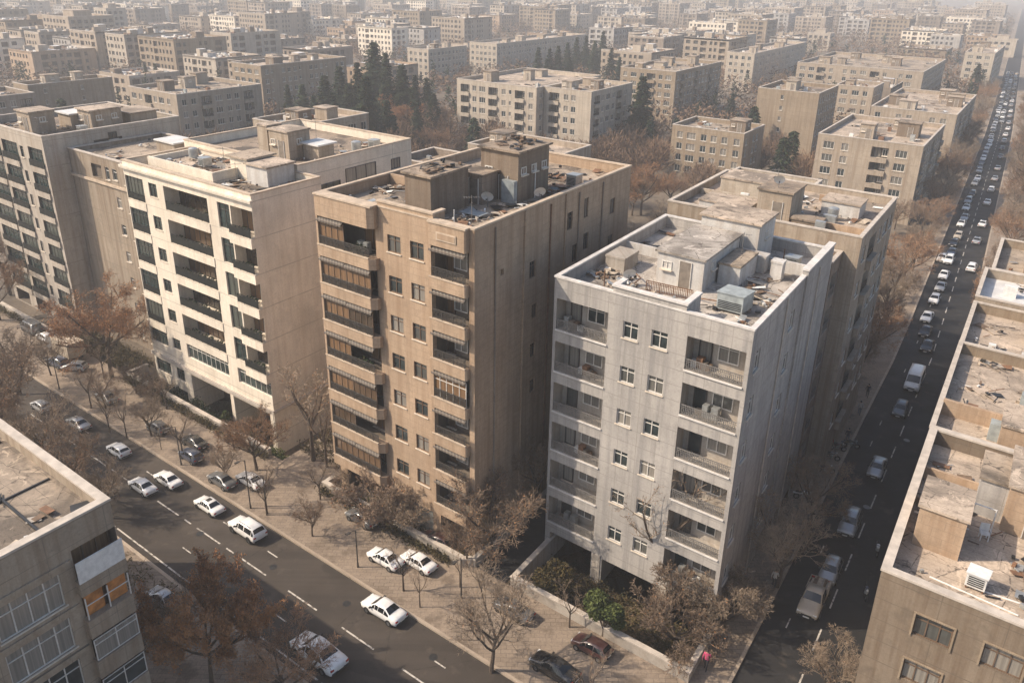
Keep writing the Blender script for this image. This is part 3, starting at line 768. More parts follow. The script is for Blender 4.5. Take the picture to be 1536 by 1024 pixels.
    cooler(b, 5.4, 10.0, 26.76, 'metal cooler behind the partition on the left tan roof', None, 1.1, 1.0, 1.0)
    return b
TB = tan_block()

# ---- cream block with dark loggias
def cream_block():
    b = Bld('apartment_building', 'tall cream block with wide dark green loggias and smooth blank side', 'building', -82.8, 44.5, 22.6, 9.0, 24.9, -2.4, MW['cream'], GRP)
    rg = random.Random(5); PD = 3.48; ops = []
    rows = [23.4 - PD * k for k in range(6)]
    for k, zt in enumerate(rows):
        hh = 2.5 if k < 5 else 1.7
        ops += [(.15, 3.7, zt - hh, zt, .5, MW['cream'], MW['inner_shade']), (4.75, 6.3, zt - (1.55 if k < 5 else 1.4), zt - .1, .3), (7.6, 15.35, zt - hh, zt, 1.9 if k < 5 else .4, MW['cream'], MW['inner_shade']),
                (17.0, 22.58, zt - hh, zt, 1.4 if k < 5 else .4, MW['cream'], MW['inner_shade'])]
    ops += [(.4, 3.4, .6, 2.2, .3), (4.6, 6.2, .7, 2.2, .3), (.8, 2.8, -2.2, -.7, .3), (4.1, 6.3, -2.4, -.5, .3), (7.6, 15.0, -2.4, 2.2, 4, MW['cream'], MW['inner_shade']), (15.7, 21.9, -2.4, 2.2, 4, MW['cream'], MW['inner_shade'])]
    b.facade('front', ops)
    b.facade('right'); b.facade('left', [(q, q + 1.0, z, z + 1.3, .25) for q in (3, 6) for z in (4, 7.5, 11, 14.5, 18, 21.5)]); b.facade('back')
    b.roof(MR['roofd'], 24.0, cop=M['copingt'])
    c = MB()
    b.pc('cornice', -.25, 22.85, -.35, -.002, 24.2, 24.5, MW['cream']); b.pc('cornice', -.2, 22.8, -.22, -.002, 2.55, 2.95, M['coping']); b.pc('cornice', 22.602, 22.78, -.2, 9.0, 2.55, 2.8, M['coping'])
    for k, zt in enumerate(rows):
        hh = 2.5 if k < 5 else 1.7
        inst(glazing_mesh(3.5, hh, 5, M['framed'], M['glassg']), 'balcony_glazing', b.root, b.loc('front', .175, zt - hh, .22)[0], 0)
        inst(rail_mesh(3.4, .8, M['raild'], 'solid'), 'railing', b.root, b.loc('front', .2, zt - hh, .05)[0], 0) if k < 5 else None
        b.win('front', 5.52, zt - (1.55 if k < 5 else 1.4), 1.5, 1.4 if k < 5 else 1.25, 2, .15, frame=M['framed'], glass=M['glassg'])
        if k < 5:
            inst(rail_mesh(7.6, .95, M['raild'], 'solid'), 'railing', b.root, b.loc('front', 7.67, zt - hh, .06)[0], 0)
            inst(glazing_mesh(7.6, hh, 8, M['framed'], M['glassb']), 'balcony_glazing', b.root, b.loc('front', 7.67, zt - hh, 1.8)[0], 0)
            for i in range(3): inst(clump_mesh('balcony_plants', 90, .16, (1.0, .25, .4), M['potplant'], 3), 'balcony_plants', b.root, b.P(8.8 + 2.5 * i + rg.uniform(-.3, .3), .7, zt - hh), rg.uniform(-.2, .2))
            inst(glazing_mesh(1.9, hh, 2, M['framed'], M['glassg']), 'balcony_glazing', b.root, b.loc('front', 17.05, zt - hh, .2)[0], 0)
            inst(rail_mesh(3.3, .9, M['raild'], 'solid', 0), 'railing', b.root, b.P(19.2, -.42, zt - hh), 0)
            inst(glazing_mesh(3.4, hh, 4, M['framed'], M['glassb']), 'balcony_glazing', b.root, b.loc('front', 19.1, zt - hh, 1.3)[0], 0)
            b.bx(b.mb, 18.95, 19.13, .0, 1.3, zt - hh, zt, b.wall)
            b.bx(b.mb, 19.15, 22.62, -.5, -.002, zt - hh - .98, zt - hh - .02, b.wall)
            inst(clump_mesh('balcony_plants', 90, .16, (1.0, .25, .4), M['potplant'], 3), 'balcony_plants', b.root, b.P(20.8, .2, zt - hh), 0)
            b.bx(b.mb, 7.55, 15.4, -.08, -.002, zt - hh - .95, zt - hh - .05, b.wall); b.bx(b.mb, .12, 3.75, -.06, -.002, zt - hh - .9, zt - hh - .05, b.wall)
        else:
            inst(glazing_mesh(7.6, hh, 9, M['frame'], M['glassg']), 'balcony_glazing', b.root, b.loc('front', 7.67, zt - hh, .2)[0], 0)
            inst(glazing_mesh(5.4, hh, 6, M['frame'], M['glassg']), 'balcony_glazing', b.root, b.loc('front', 17.08, zt - hh, .2)[0], 0)
    for q, z, w, h in ((1.9, .6, 3.0, 1.6), (5.4, .7, 1.6, 1.5), (1.8, -2.2, 2.0, 1.5), (5.2, -2.4, 2.2, 1.9)): b.win('front', q, z, w, h, 3 if w > 2 else 2, .15, frame=M['framed'], glass=M['glassg'])
    for x in (15.15, 21.95): b.bx(b.mb, x, x + .5, -.05, .6, -2.4, 2.5, b.wall)
    # rear wing, slightly narrower
    def wing(x0, x1, y0, y1, h, zr, mat):
        def pt(x, y, z): return b.P(x, y, z)
        b.mb.face([pt(x1, y0, -2.4), pt(x1, y1, -2.4), pt(x1, y1, h), pt(x1, y0, h)], mat); b.mb.face([pt(x1, y1, -2.4), pt(x0, y1, -2.4), pt(x0, y1, h), pt(x1, y1, h)], mat)
        b.mb.face([pt(x0, y1, -2.4), pt(x0, y0, -2.4), pt(x0, y0, h), pt(x0, y1, h)], mat); b.mb.face([pt(x0, y0, 23), pt(x1, y0, 23), pt(x1, y0, h), pt(x0, y0, h)], mat)
        b.roof(MR['roofd'], zr, x0, x1, y0, y1, h, cop=M['copingt'], name='rear_roof', inner=mat)
    wing(-1.5, 19.0, 9.02, 27.5, 25.5, 24.6, MW['cream'])
    for q, z, w, h in ((13.5, 21.7, 3.2, 1.3), (18.5, 22.4, 5.0, 1.6), (24.5, 22.6, 1.6, 1.2), (11.0, 21.4, 1.5, 1.0)):
        l = b.P(19.0, q, z); inst(small_window_mesh(w, h, 3, M['framed'], M['glass']), 'window', b.root, (l[0] + .03, l[1], l[2]), SK)
    for k in range(5):
        for q in (13.5, 18.5, 24.0): l = b.P(19.0, q, 17.6 - 3.48 * k); inst(small_window_mesh(2.2, 1.4, 3, M['framed'], M['glass']), 'window', b.root, (l[0] + .03, l[1], l[2]), SK)
    b.finish()
    w = MB()
    b.bx(w, 1.6, 13.6, 2.2, 2.45, 24.01, 25.2, MW['cream']); b.bx(w, 13.35, 13.6, 2.46, 8.6, 24.01, 25.2, MW['cream']); b.bx(w, 1.6, 1.85, 2.46, 8.9, 24.01, 25.1, MW['cream'])
    w.build('roof_partition', b.root)
    d = MB(); b.bx(d, 1.86, 13.34, 2.46, 8.98, 24.01, 24.5, MR['roof']); d.build('roof_terrace', b.root)
    b.shed(15.6, 5.0, 3.4, 3.6, 24.0, 1.9, MW['white'], MR['roof'], True, .2)
    b.shed(12.4, 5.4, 3.0, 3.4, 24.0, 2.2, MW['cream'], MR['roofb'], False, .3)
    b.shed(7.9, 12.8, 1.8, 2.2, 24.6, 3.2, MW['beige'], MR['roof'], False, .1)
    b.shed(10.2, 12.6, 3.4, 3.2, 24.6, 3.0, MW['beige'], MR['roof'], True, .15, wins=1)
    b.shed(13.8, 14.5, 2.6, 2.4, 24.6, 1.7, MW['beige'], M['tarp'], False, .3)
    debris(b, 80, 24.53, 3, 13, 3, 8.5, 31, 'scrap pile on the raised terrace of the cream block roof')
    debris(b, 90, 24.02, 13.9, 22, .6, 8.4, 32, 'flat scraps on the dark front right corner of the cream roof')
    debris(b, 90, 24.62, 12, 18.5, 10, 26, 33, 'torn sheets and scraps on the rear cream block roof')
    tank(b, 4.2, 6.4, 24.5, 'zinc tank at the left end of the cream block terrace', .5, 1.2); cooler(b, 16.4, 23.6, 24.61, 'metal cooler at the back right of the cream block'); antenna(b, 10.0, 20.0, 24.61, 'antenna on the rear roof of the cream block', 3.0, .5)
    antenna(b, 11.2, 5.5, 24.5, 'antenna on the raised terrace of the cream block', 2.4)
    antenna(b, 14.6, 4.4, 24.0, 'leaning antenna next to the white shed on the cream block', 2.0, 1.0)
    dish(b, 12.2, 4.4, 24.5, 'white dish on the raised terrace of the cream block', .5)
    cooler(b, 8.4, 5.0, 24.5, 'cooler among scrap on the cream block terrace', None, 1.0, 1.0, 1.0)
    tank(b, 16.4, 20.5, 24.6, 'round zinc water tank at the rear of the cream roof')
    return b
WB = cream_block()

# ---- left sandy block and the annex between
def sand_block():
    b = Bld('apartment_building', 'sand coloured block at the left edge with stepped dark balconies', 'building', -120.5, 44.7, 19.0, 19.5, 24.9, -.2, MW['lsand'], GRP)
    PD = 3.05; ops = []; rows = [23.3 - PD * k for k in range(7)]
    for zt in rows: ops += [(1.0, 6.5, zt - 2.3, zt, 1.2, MW['inner_shade'], MW['inner_shade']), (7.2, 11.6, zt - 2.3, zt, 1.2, MW['inner_shade'], MW['inner_shade']), (12.3, 13.2, zt - 1.6, zt - .2, .25), (14.6, 18.4, zt - 2.3, zt, 1.2, MW['inner_shade'], MW['inner_shade'])]
    ops += [(1, 5, .0, 2.2, 3, MW['inner_shade']), (7, 11, .0, 2.2, 3, MW['inner_shade']), (13, 18, .2, 2.0, .3)]
    b.facade('front', ops)
    b.facade('right', [(6.5, 10.5, 22.4, 23.6, .5, MW['inner_shade'])]); b.facade('left'); b.facade('back'); b.roof(MR['roofd'], 24.0)
    for zt in rows:
        for a, c in ((1.0, 6.5), (7.2, 11.6), (14.6, 18.4)):
            inst(rail_mesh(c - a, .85, M['raild'], 'solid'), 'railing', b.root, b.P(a, -.14, zt - 2.3), 0)
            b.bx(b.mb, a - .1, c + .1, -.22, -.002, zt - 2.98, zt - 2.3, b.wall)
            inst(glazing_mesh(c - a, 2.3, 4, M['framed'], M['glassg']), 'balcony_glazing', b.root, b.P(a, .25, zt - 2.3), 0)
        b.win('front', 12.75, zt - 1.6, .9, 1.4, 1, .12, frame=M['framed'])
    for q, z in ((9.2, 24.7), (14.5, 22.9), (12.6, 22.8)): l = b.P(19, q, z - 1.3); inst(small_window_mesh(1.2, .9, 2, M['framed'], M['glass']), 'window', b.root, (l[0] + .03, l[1], l[2]), SK)
    b.finish()
    b.shed(8.6, 2.0, 3.6, 3.2, 24.0, 2.7, MW['beige'], MR['roof'], True, .2, wins=1)
    b.shed(9.0, 7.2, 3.4, 3.0, 24.0, 1.9, MW['beige'], M['tarp'], False, .25); b.shed(12.6, 8.2, 3.4, 4.4, 24.0, 2.6, MW['beige'], MR['roof'], True, .25, wins=2); b.shed(11.5, 13.6, 5.0, 4, 24.0, 1.7, MW['beige'], MR['roof'], False, .3)
    debris(b, 110, 24.02, 1, 18.4, .6, 18, 41, 'dark scraps over the roof of the sand coloured left block')
    antenna(b, 13.6, 2.4, 24.0, 'antenna by the front shed on the sand coloured block', 2.4)
    cooler(b, 16.4, 6.6, 24.0, 'cooler near the right parapet of the sand block roof', None)
    return b
SB = sand_block()
def annex():
    b = Bld('apartment_building', 'ochre stained annex squeezed between the sand block and the cream block', 'building', -101.3, 47.6, 18.3, 13.4, 23.2, -2.4, MW['annex'], GRP)
    ops = []; rows = [22.2 - 3.3 * k for k in range(7)]
    qs = ((8.9, .9, 1.5), (10.6, 1.0, 1.3), (13.6, 1.9, 1.5), (16.4, 1.2, 1.4))
    for k, zt in enumerate(rows):
        for q, w, h in (qs if k == 0 else qs[1:]): ops.append((q - w/2, q + w/2, zt - h, zt, .25))
        if k == 0: ops.append((5.2, 7.6, zt - 1.6, zt, .4, MW['inner_shade']))
    b.facade('front', ops); b.facade('right'); b.facade('left'); b.facade('back'); b.roof(MR['roofb'], 22.7)
    c = MB(); b.bx(c, -.05, 18.3, -.2, -.002, 20.0, 20.3, M['copingt']); c.build('string_course', b.root)
    for k, zt in enumerate(rows):
        for q, w, h in (qs if k == 0 else qs[1:]): b.win('front', q, zt - h, w, h, 2 if w > 1.1 else 1, .12)
    b.finish(); b.shed(9, 7, 4, 3, 22.7, 1.6, MW['beige'], M['tarp'], False, .2)
    debris(b, 50, 22.72, 1, 17, 1, 14, 42, 'scraps on the low annex roof beside the cream block')
    return b
AB = annex()

# ---- brown block cut by the lower left corner
def brown_block():
    b = Bld('apartment_building', 'weathered brown block in the lower left corner with ribbon windows', 'building', -64.3, 0.5, 25.0, 16.5, 17.0, 0.0, MW['taupe'], GRP)
    PD = 2.9; rows = [15.3 - PD * k for k in range(5)]; ops = []
    for zt in rows:
        ops += [(3.0, 7.2, zt - 3.0, zt - .95, .3), (9.5, 13.0, zt - 3.0, zt - .95, .3), (13.85, 16.46, zt - 2.45, zt, 1.0, MW['inner_shade'], MW['inner_shade'])]
    b.facade('right', ops); b.facade('back', [(q, q + 2, zt - 1.9, zt - .4, .3) for q in (3, 8, 13, 18) for zt in rows]); b.facade('front'); b.facade('left')
    b.roof(MR['roofb'], 16.25, cop=M['coping'], t=.45)
    for i, zt in enumerate(rows):
        b.win('right', 5.1, zt - 3.0, 4.2, 2.05, 4, .14); b.win('right', 11.25, zt - 3.0, 3.5, 2.05, 4, .14)
        l, rz = b.loc('right', 15.15, zt - 2.45, .75); inst(small_window_mesh(2.4, 2.3, 3, M['frameb'], M['glassb']), 'balcony_door', b.root, l, rz)
        e = MB()
        b.bx(e, 25.002, 25.55, 13.7, 16.5, zt - 2.75, zt - 1.55 if i else zt - 1.9, MW['taupe']); e.build('balcony_parapet', b.root)
        if i == 0:
            e = MB(); b.bx(e, 25.48, 25.56, 13.72, 16.48, zt - 1.89, zt - .55, M['plastic']); e.build('white_screen', b.root)
        else:
            l, rz = b.loc('right', 13.8, zt - 1.5, -.45); inst(glazing_mesh(2.65, 1.45, 2, M['frame'], M['glass']), 'balcony_glazing', b.root, l, rz) if i > 1 else None
            if i == 1:
                for q in (13.9, 15.3):
                    e = MB(); b.bx(e, 25.1, 25.14, q, q + 1.1, zt - 1.5, zt - .05, M['orange']); e.build('orange_curtain', b.root)
                l, rz = b.loc('right', 13.8, zt - 1.5, -.45)
                f = MB(); 
                for q in (0, 1.32, 2.6): f.box(q, q + .06, -.03, .03, 0, 1.45, M['frame'])
                f.box(0.06, 2.6, -.025, .025, .9, .95, M['frame']); f.build('balcony_frame', b.root, l, rz)
        e = MB(); b.bx(e, 25.002, 25.12, .0, 13.65, zt - .62, zt - .42, MW['taupe']); e.build('string_course', b.root)
    st = MB()
    for i, q in enumerate((1.5, 4.2, 7.0, 10.0, 13.0)): b.bx(st, 8, 24.3, q, q + .14, 16.26, 16.36, M['trim'])
    for q in (12.5, 19): b.bx(st, q, q + .12, 1, 15.8, 16.262, 16.35, M['trim'])
    st.build('bitumen_seam', b.root)
    b.finish()
    debris(b, 60, 16.28, 12, 24.4, 1, 16, 51, 'branches and scraps on the brown corner block roof', None, .9)
    return b
BB = brown_block()
# ------------------------------------------------------------------ side street blocks and the district behind
OCC = []                                       # occupied rectangles (u0,u1,v0,v1)
for q in (GB, TB, WB, SB, AB, BB): OCC.append((q.u, q.u + q.w, q.v, q.v + q.d))
OCC.append((-85, -63, 44, 73))
def block(label, u, v, w, d, h, wall, st=2.9, front=None, right=None, roof='roof', sheds=1, seed=1, group='apartment blocks lining the side street', z0=-.2, cop=None, left=True, hero=False, deb=50, deblabel=None, frame=None, zr=.85):
    b = Bld('apartment_building', label, 'building', u, v, w, d, h, z0, MW[wall], group)
    OCC.append((u, u + w, v, v + d)); rg = random.Random(seed * 7 + 1)
    n = max(2, int((h - 1.2) / st)); rows = [h - 1.15 - st * k for k in range(n) if h - 1.15 - st * k > 1.6]
    def cols(L, kinds):
        out = []; q = 1.2 + rg.uniform(0, .5); i = 0
        while q < L - 1.6:
            k = kinds[i % len(kinds)]; i += 1
            ww = {'w': 1.35, 's': .8, 'b': 3.2, 'x': 1.5, 'd': 2.1}[k]
            if q + ww > L - .5: break
            if k != 'x': out.append((q, ww, k))
            q += ww + rg.uniform(.9, 1.5)
        return out
    for face, kinds in (('front', front), ('right', right), ('left', 'w' if left else None), ('back', None)):
        if not kinds: b.facade(face); continue
        cs = cols(w if face in ('front', 'back') else d, kinds); ops = []
        for zt in rows:
            for q, ww, k in cs:
                if k == 'b': ops.append((q, q + ww, zt - 2.1, zt, 1.1, MW['inner'], MW['inner_shade']))
                elif k == 's': ops.append((q, q + ww, zt - 1.2, zt - .1, .25))
                else: ops.append((q, q + ww, zt - 1.5, zt - .1, .25))
        b.facade(face, ops)
        for zt in rows:
            for q, ww, k in cs:
                if face == 'left': continue
                if k == 'b':
                    l, rz = b.loc(face, q, zt - 2.1, -.02)
                    e = MB(); e.box(0, ww, -.45, 0, -.75, .12, MW[wall]); key = ('bp', wall, ww)
                    if key not in _cache: _cache[key] = e.mesh('balcony_parapet')
                    inst(_cache[key], 'balcony_parapet', b.root, l, rz)
                    if st > 2.6:
                        inst(rail_mesh(ww, .62, M['raild'], 'bars'), 'railing', b.root, b.loc(face, q, zt - 1.97, .05)[0], rz)
                    b.win(face, q + ww * .33, zt - 2.05, 1.3, 1.9, 2, 1.0, hero=False, frame=M['framed'], sill=False); b.win(face, q + ww * .78, zt - 1.7, 1.0, 1.3, 2, 1.0, hero=False, sill=False)
                else: b.win(face, q + ww/2, zt - (1.2 if k == 's' else 1.5), ww, 1.1 if k == 's' else 1.4, 1 if k == 's' else (3 if k == 'd' else 2), .13, hero=hero, frame=frame)
    rm = MR[roof] if isinstance(roof, str) else roof
    b.roof(rm, h - zr, cop=cop or M['coping'])
    b.finish()
    for i in range(sheds):
        sw, sd = rg.uniform(2.4, 4.4), rg.uniform(2.4, 4.2)
        if w < sw + 3 or d < sd + 3: continue
        b.shed(rg.uniform(1.2, w - sw - 1.2), 1.5 + (d - sd - 3) * (i + .5) / sheds, sw, sd, h - zr, rg.uniform(1.6, 2.9), MW[rg.choice([wall, 'beige', 'block', 'pale'])], MR[rg.choice(['roof', 'roofb', 'roofd'])], True, .2, wins=rg.choice([0, 1]))
    for i in range(rg.randint(4, 8)):
        x, y = rg.uniform(1, w - 2), rg.uniform(1, d - 2); sw = rg.uniform(.4, 1.3); b.pc('roof_vent', x, x + sw, y, y + rg.uniform(.4, 1.1), h - zr + .002, h - zr + rg.uniform(.3, 1.3), rg.choice([M['metal'], M['plastic'], MW[wall], MW['white'], M['coolergrey'], M['rust']]))
    if deb and deblabel: debris(b, deb, h - zr + .02, .8, w - .8, .8, d - .8, seed + 100, deblabel)
    return b
# right hand row at the frame's edge
def right_row():
    b = Bld('apartment_building', 'sunlit tan block in the lower right corner with cracked roof and shaded window wall', 'building', -2.1, 40.0, 17.0, 18.0, 16.0, -.2, MW['brown'], 'low blocks along the right edge')
    OCC.append((-2.1, 15, 40, 58))
    rows = [14.35 - 2.95 * k for k in range(5)]; qs = (2.95, 6.15, 10.2, 13.8)
    b.facade('front', [(q - .9, q + .9, zt - 1.35, zt, .3) for q in qs for zt in rows])
    b.facade('left', [(q, q + 1.2, zt - 1.4, zt, .25) for q in (3, 7, 11, 14.5) for zt in rows]); b.facade('right'); b.facade('back')
    b.roof(MR['roof'], 15.0, cop=M['coping'], t=.4)
    for zt in rows:
        for q in qs:
            b.win('front', q, zt - 1.35, 1.8, 1.35, 3, .16, frame=M['frameb'], sill=False)
            e = MB()
            l, rz = b.loc('front', q, zt - 1.35, 0)
            if 'surr' not in _cache:
                for x0, x1, z0, z1 in ((-1.0, -.902, -.07, 1.44), (.902, 1.0, -.07, 1.44), (-.9, .9, 1.352, 1.44)): e.box(x0, x1, -.07, -.002, z0, z1, MW['ochre'])
                _cache['surr'] = e.mesh('surround')
            inst(_cache['surr'], 'window_surround', b.root, l, rz)
    b.finish()
    b.shed(.9, 4.9, 2.4, 3.3, 15.0, 2.5, MW['tan'], MR['roof'], False, .12)
    b.shed(3.5, 10.4, 1.5, 3.4, 15.0, 2.4, MW['grey'], MR['roofb'], False, .12)
    b.shed(5.0, 9.6, 2.6, 5.0, 15.0, 2.9, MW['tan'], MR['roof'], True, .15)
    b.shed(8.0, 7.5, 6, 6, 15.0, 2.4, MW['ochre'], MR['roof'], True, .15, wins=1)
    w = MB(); b.bx(w, .42, 5, 12.6, 12.8, 15.01, 15.8, MW['tan']); b.bx(w, .42, 3.4, 9.2, 9.35, 15.01, 15.5, MW['tan']); w.build('roof_partition', b.root)
    sc = MB(); sc.box(-.8, .8, -.6, .6, 0, .03, M['plastic'])
    antenna(b, 9.2, 4.0, 15.01, 'antenna on the sunlit lower right roof', 2.2); tank(b, 11.5, 3.0, 15.01, 'zinc tank on the sunlit lower right roof', .5, 1.2)
    pipes(b, [[(3.4, 8.8, 15.1), (3.5, 8.8, 16.6), (4.6, 8.8, 16.6), (4.6, 8.8, 15)], [(.6, 7.5, 15.5), (3.5, 7.5, 15.6)], [(4.2, 3, 15.03), (7.5, 3.4, 15.03)], [(2.2, 2.5, 15.03), (6.4, 2.2, 15.03)]], M['plastic'], r=.045)
    debris(b, 110, 15.02, .6, 16, .8, 17, 61, 'branches, scraps and sheets scattered over the sunlit right corner roof', [M['wood'], M['trim'], M['rust'], M['metal']], .8)
    cooler(b, 4.35, 3.2, 15.01, 'white boxy cooler standing alone on the sunlit lower right roof', M['plastic'], .95, .85, .95)
    t = thing('plastic_chair', 'white plastic chair beside the shed on the lower right roof', 'chair', b.u + 4.3, b.v + 8.0, 15.01, ANG_U + .4)
    c = MB(); c.box(-.24, .24, -.24, .24, .40, .45, M['plastic']); c.build('seat', t)
    c = MB(); c.box(-.24, .24, .2, .25, .45, .92, M['plastic']); c.build('backrest', t)
    for sx in (-1, 1):
        for sy in (-1, 1): c = MB(); c.box(sx * .2 - .025, sx * .2 + .025, sy * .2 - .025, sy * .2 + .025, 0, .40, M['plastic']); c.build('leg', t)
        c = MB(); c.box(sx * .25 - .02, sx * .25 + .02, -.22, .2, .62, .65, M['plastic']); c.build('armrest', t)
    return b
RB = right_row()
def rblock(label, v, d, h, roof, seed, u=-2.2, dlabel=None, zr=.9):
    b = block(label, u, v, 17, d, h, 'ochre' if seed % 2 else 'beige', 2.9, 'wxw', None, roof, 0, seed, 'low blocks along the right edge', deb=0, zr=zr)
    return b
r2 = rblock('tan low block with a sunken messy roof, just behind the lower right corner block', 58.6, 17.8, 15.6, 'roof', 3)
r2.shed(4.2, 1.2, 3.4, 3.8, 14.7, 2.0, MW['tan'], MR['roof'], False, .1); r2.shed(9, 4, 4, 5, 14.7, 2.4, MW['ochre'], MR['roof'], True, .1)
debris(r2, 90, 14.72, .8, 16, 5, 17, 62, 'white sheets and scraps on the sunken roof behind the corner block')
w_ = MB(); r2.bx(w_, .3, 16.7, 4.6, 4.9, 14.71, 15.9, MW['tan']); w_.build('roof_partition', r2.root)
r3 = rblock('tan low block with a walled roof pen beside the van', 76.8, 12.4, 15.2, 'roof', 5)
debris(r3, 40, 14.32, .8, 16, .8, 11, 63, 'scraps lying in the walled roof pen beside the van')
r3.shed(5.2, 5.5, 4, 4, 14.3, 2.6, MW['ochre'], MR['roof'], True, .1)
r4 = rblock('low block with white tarpaulin over its roof at the right edge', 89.6, 10.5, 15.6, M['tarp'], 4)
debris(r4, 30, 14.72, 3.5, 16, .8, 9, 64, 'scrap heap on the white roof at the right edge')
r5 = rblock('narrow tan block past the white roof at the right edge', 101.5, 14, 15.2, 'roofb', 7, -1.6)
r5.shed(3, 4, 4, 4, 14.3, 2.4, MW['ochre'], MR['roof'], True, .1); debris(r5, 40, 14.32, .8, 16, .8, 12, 65, 'scraps on the narrow tan roof at the right edge')
# left hand row up the side street
b5 = block('tan block with shabby roof terraces directly behind the grey block', -29.8, 73.2, 18.6, 17.0, 23.7, 'beige', 3.3, 'wwwwd', 'wbwd', 'roof', 0, 2, hero=True, cop=M['coping'], deb=0, zr=.75)
b5.shed(8.4, 2.0, 3.2, 4.5, 22.95, 2.9, MW['beige'], MR['roofd'], True, .15); b5.shed(3.0, .8, 5.0, 3.4, 22.95, 1.2, MW['white'], MR['roof'], False, .1); b5.shed(13, 8.4, 3.6, 3.2, 22.95, 1.3, MW['white'], MR['roof'], False, .1); b5.shed(2.0, 9.6, 4.6, 4.2, 22.95, 1.6, MW['pale'], MR['roof'], True, .1); b5.shed(12, 1.4, 2.6, 1.8, 22.95, .9, MW['block'], MR['roofd'], False, .1)
w_ = MB(); b5.bx(w_, 11.4, 18.2, 3.6, 3.85, 22.96, 23.5, MW['tan']); b5.bx(w_, .4, 8.2, 8.0, 8.25, 22.96, 23.5, MW['pale']); b5.bx(w_, 11.6, 14.5, 13.5, 13.7, 22.96, 23.6, MW['tan']); w_.build('roof_partition', b5.root)
debris(b5, 110, 22.97, 1, 17.6, .8, 16, 66, 'planks and sheets strewn on the terraces behind the grey block'); antenna(b5, 9.4, 4.4, 25.9, 'antenna cluster on the stair head behind the grey block', 1.6)
dish(b5, 9.9, 3.2, 25.88, 'dark dish on the stair head behind the grey block', .4); tank(b5, 14.5, 7, 22.96, 'zinc tank on the terrace behind the grey block', .5, 1.1)
tb = Bld('apartment_building', 'low brown balcony tower wedged between the grey block and the tan block behind it', 'building', -18.2, 69.4, 5.6, 3.7, 22.2, -.2, MW['dull'], 'apartment blocks lining the side street')
OCC.append((-18, -12, 69, 73)); rw = [20.9 - 3.3 * k for k in range(6)]
tb.facade('front', [(3.4, 5.0, z - 1.9, z, .3) for z in rw]); tb.facade('right', [(.6, 3.0, z - 2.2, z, 1.0, MW['inner'], MW['inner_shade']) for z in rw]); tb.facade('left'); tb.facade('back'); tb.roof(MR['roofd'], 21.5)
for z in rw: tb.win('front', 4.2, z - 1.9, 1.6, 1.9, 2, .15, frame=M['framed']); inst(rail_mesh(2.3, .8, M['rail'], 'bars'), 'railing', tb.root, *tb.loc('right', .65, z - 2.2, .06))
tb.finish(); debris(tb, 25, 21.52, .5, 5, .5, 3.2, 67, 'brown rubbish in the narrow tower roof behind the grey block')
b5b = block('pale low wing with parapet roof behind the shabby terraces', -33.0, 96.0, 11.0, 9.0, 21.0, 'pale', 3.2, 'ww', 'ww', 'roofb', 0, 11, deb=40, deblabel='scraps on the pale wing roof behind the terraces')
MIDG = 'mid distance apartment blocks'
b6 = block('six storey ochre block with paired loggias and a blank right bay', -38.8, 174.2, 20.0, 31.0, 15.0, 'beige', 2.5, 'dwxb', 'bwdw', 'roof', 3, 5, MIDG, deb=90, deblabel='dark scraps on the roof of the block with paired loggias')
b7 = block('beige block with cluttered roof beyond the paired loggia block', -39.7, 234.0, 20.5, 46.0, 13.5, 'beige', 2.5, 'wxw', 'wdwb', 'roof', 5, 6, MIDG, deb=120, deblabel='pale clutter over the long roof past the paired loggia block')
m1 = block('small five storey brown block behind the brown bare tree', -71.5, 174.0, 17.2, 14.5, 13.0, 'ochre', 2.45, 'wdwww', 'wxw', 'roofb', 1, 7, MIDG, deb=60, deblabel='dark scraps on the small five storey brown block')
m2 = block('tall tan block with a nearly blank front wall', -66.5, 220.0, 16.2, 21.0, 17.0, 'ochre', 2.7, 'xxsxx', 'wws', 'roofd', 2, 8, MIDG, deb=60, deblabel='scraps on the roof of the nearly blank tan block')
m3 = block('low windowed wing just right of the nearly blank tan block', -57.0, 270.0, 11.0, 16.0, 14.0, 'beige', 2.6, 'ddw', 'ww', 'roof', 1, 9, MIDG, deb=30, deblabel='scraps on the low windowed wing')
m6 = block('very long beige block crossing behind the nearly blank tan block', -85.6, 330.0, 45.0, 60.0, 14.0, 'beige', 2.6, 'ddbwxw', 'wdw', 'roofb', 6, 12, MIDG, deb=120, deblabel='scraps along the roof of the very long beige block')
m6b = block('pale block at the far end of the row beside the jammed street', -37.2, 424.0, 11.6, 60.0, 15.0, 'pale', 2.6, 'dd', 'ww', 'roof', 3, 13, MIDG)
c1 = block('left wing of the cream complex with glazed balconies', -138.3, 176.5, 27.0, 36.0, 17.0, 'pale', 2.75, 'bwdbws', 'ww', 'roof', 3, 14, MIDG, deb=60, deblabel='scraps on the left wing roof of the cream complex')
c2 = block('right wing of the cream complex beside the tall conifer', -111.1, 180.0, 14.4, 24.0, 17.0, 'pale', 2.75, 'bww', 'bwdw', 'roofb', 3, 15, MIDG, deb=60, deblabel='scraps on the right wing roof of the cream complex')
m8 = block('ochre block with long windowed side right of the tall conifer', -121.5, 246.0, 20.0, 42.0, 16.0, 'ochre', 2.6, 'wdwb', 'wbwd', 'roofb', 4, 16, MIDG, deb=60, deblabel='scraps on the ochre roof right of the tall conifer')
m9 = block('cream slab with square windows in the upper right haze', -118.0, 340.0, 12.0, 80.0, 15.0, 'pale', 2.6, 'ww', 'wwx', 'roof', 4, 17, MIDG)
n1 = block('beige block with recessed balconies, upper left behind the sand block', -196.6, 110.8, 21.5, 26.0, 16.0, 'beige', 2.8, 'dwbw', 'wwbd', 'roofb', 3, 18, MIDG, deb=70, deblabel='dark scraps on the upper left beige block roof')
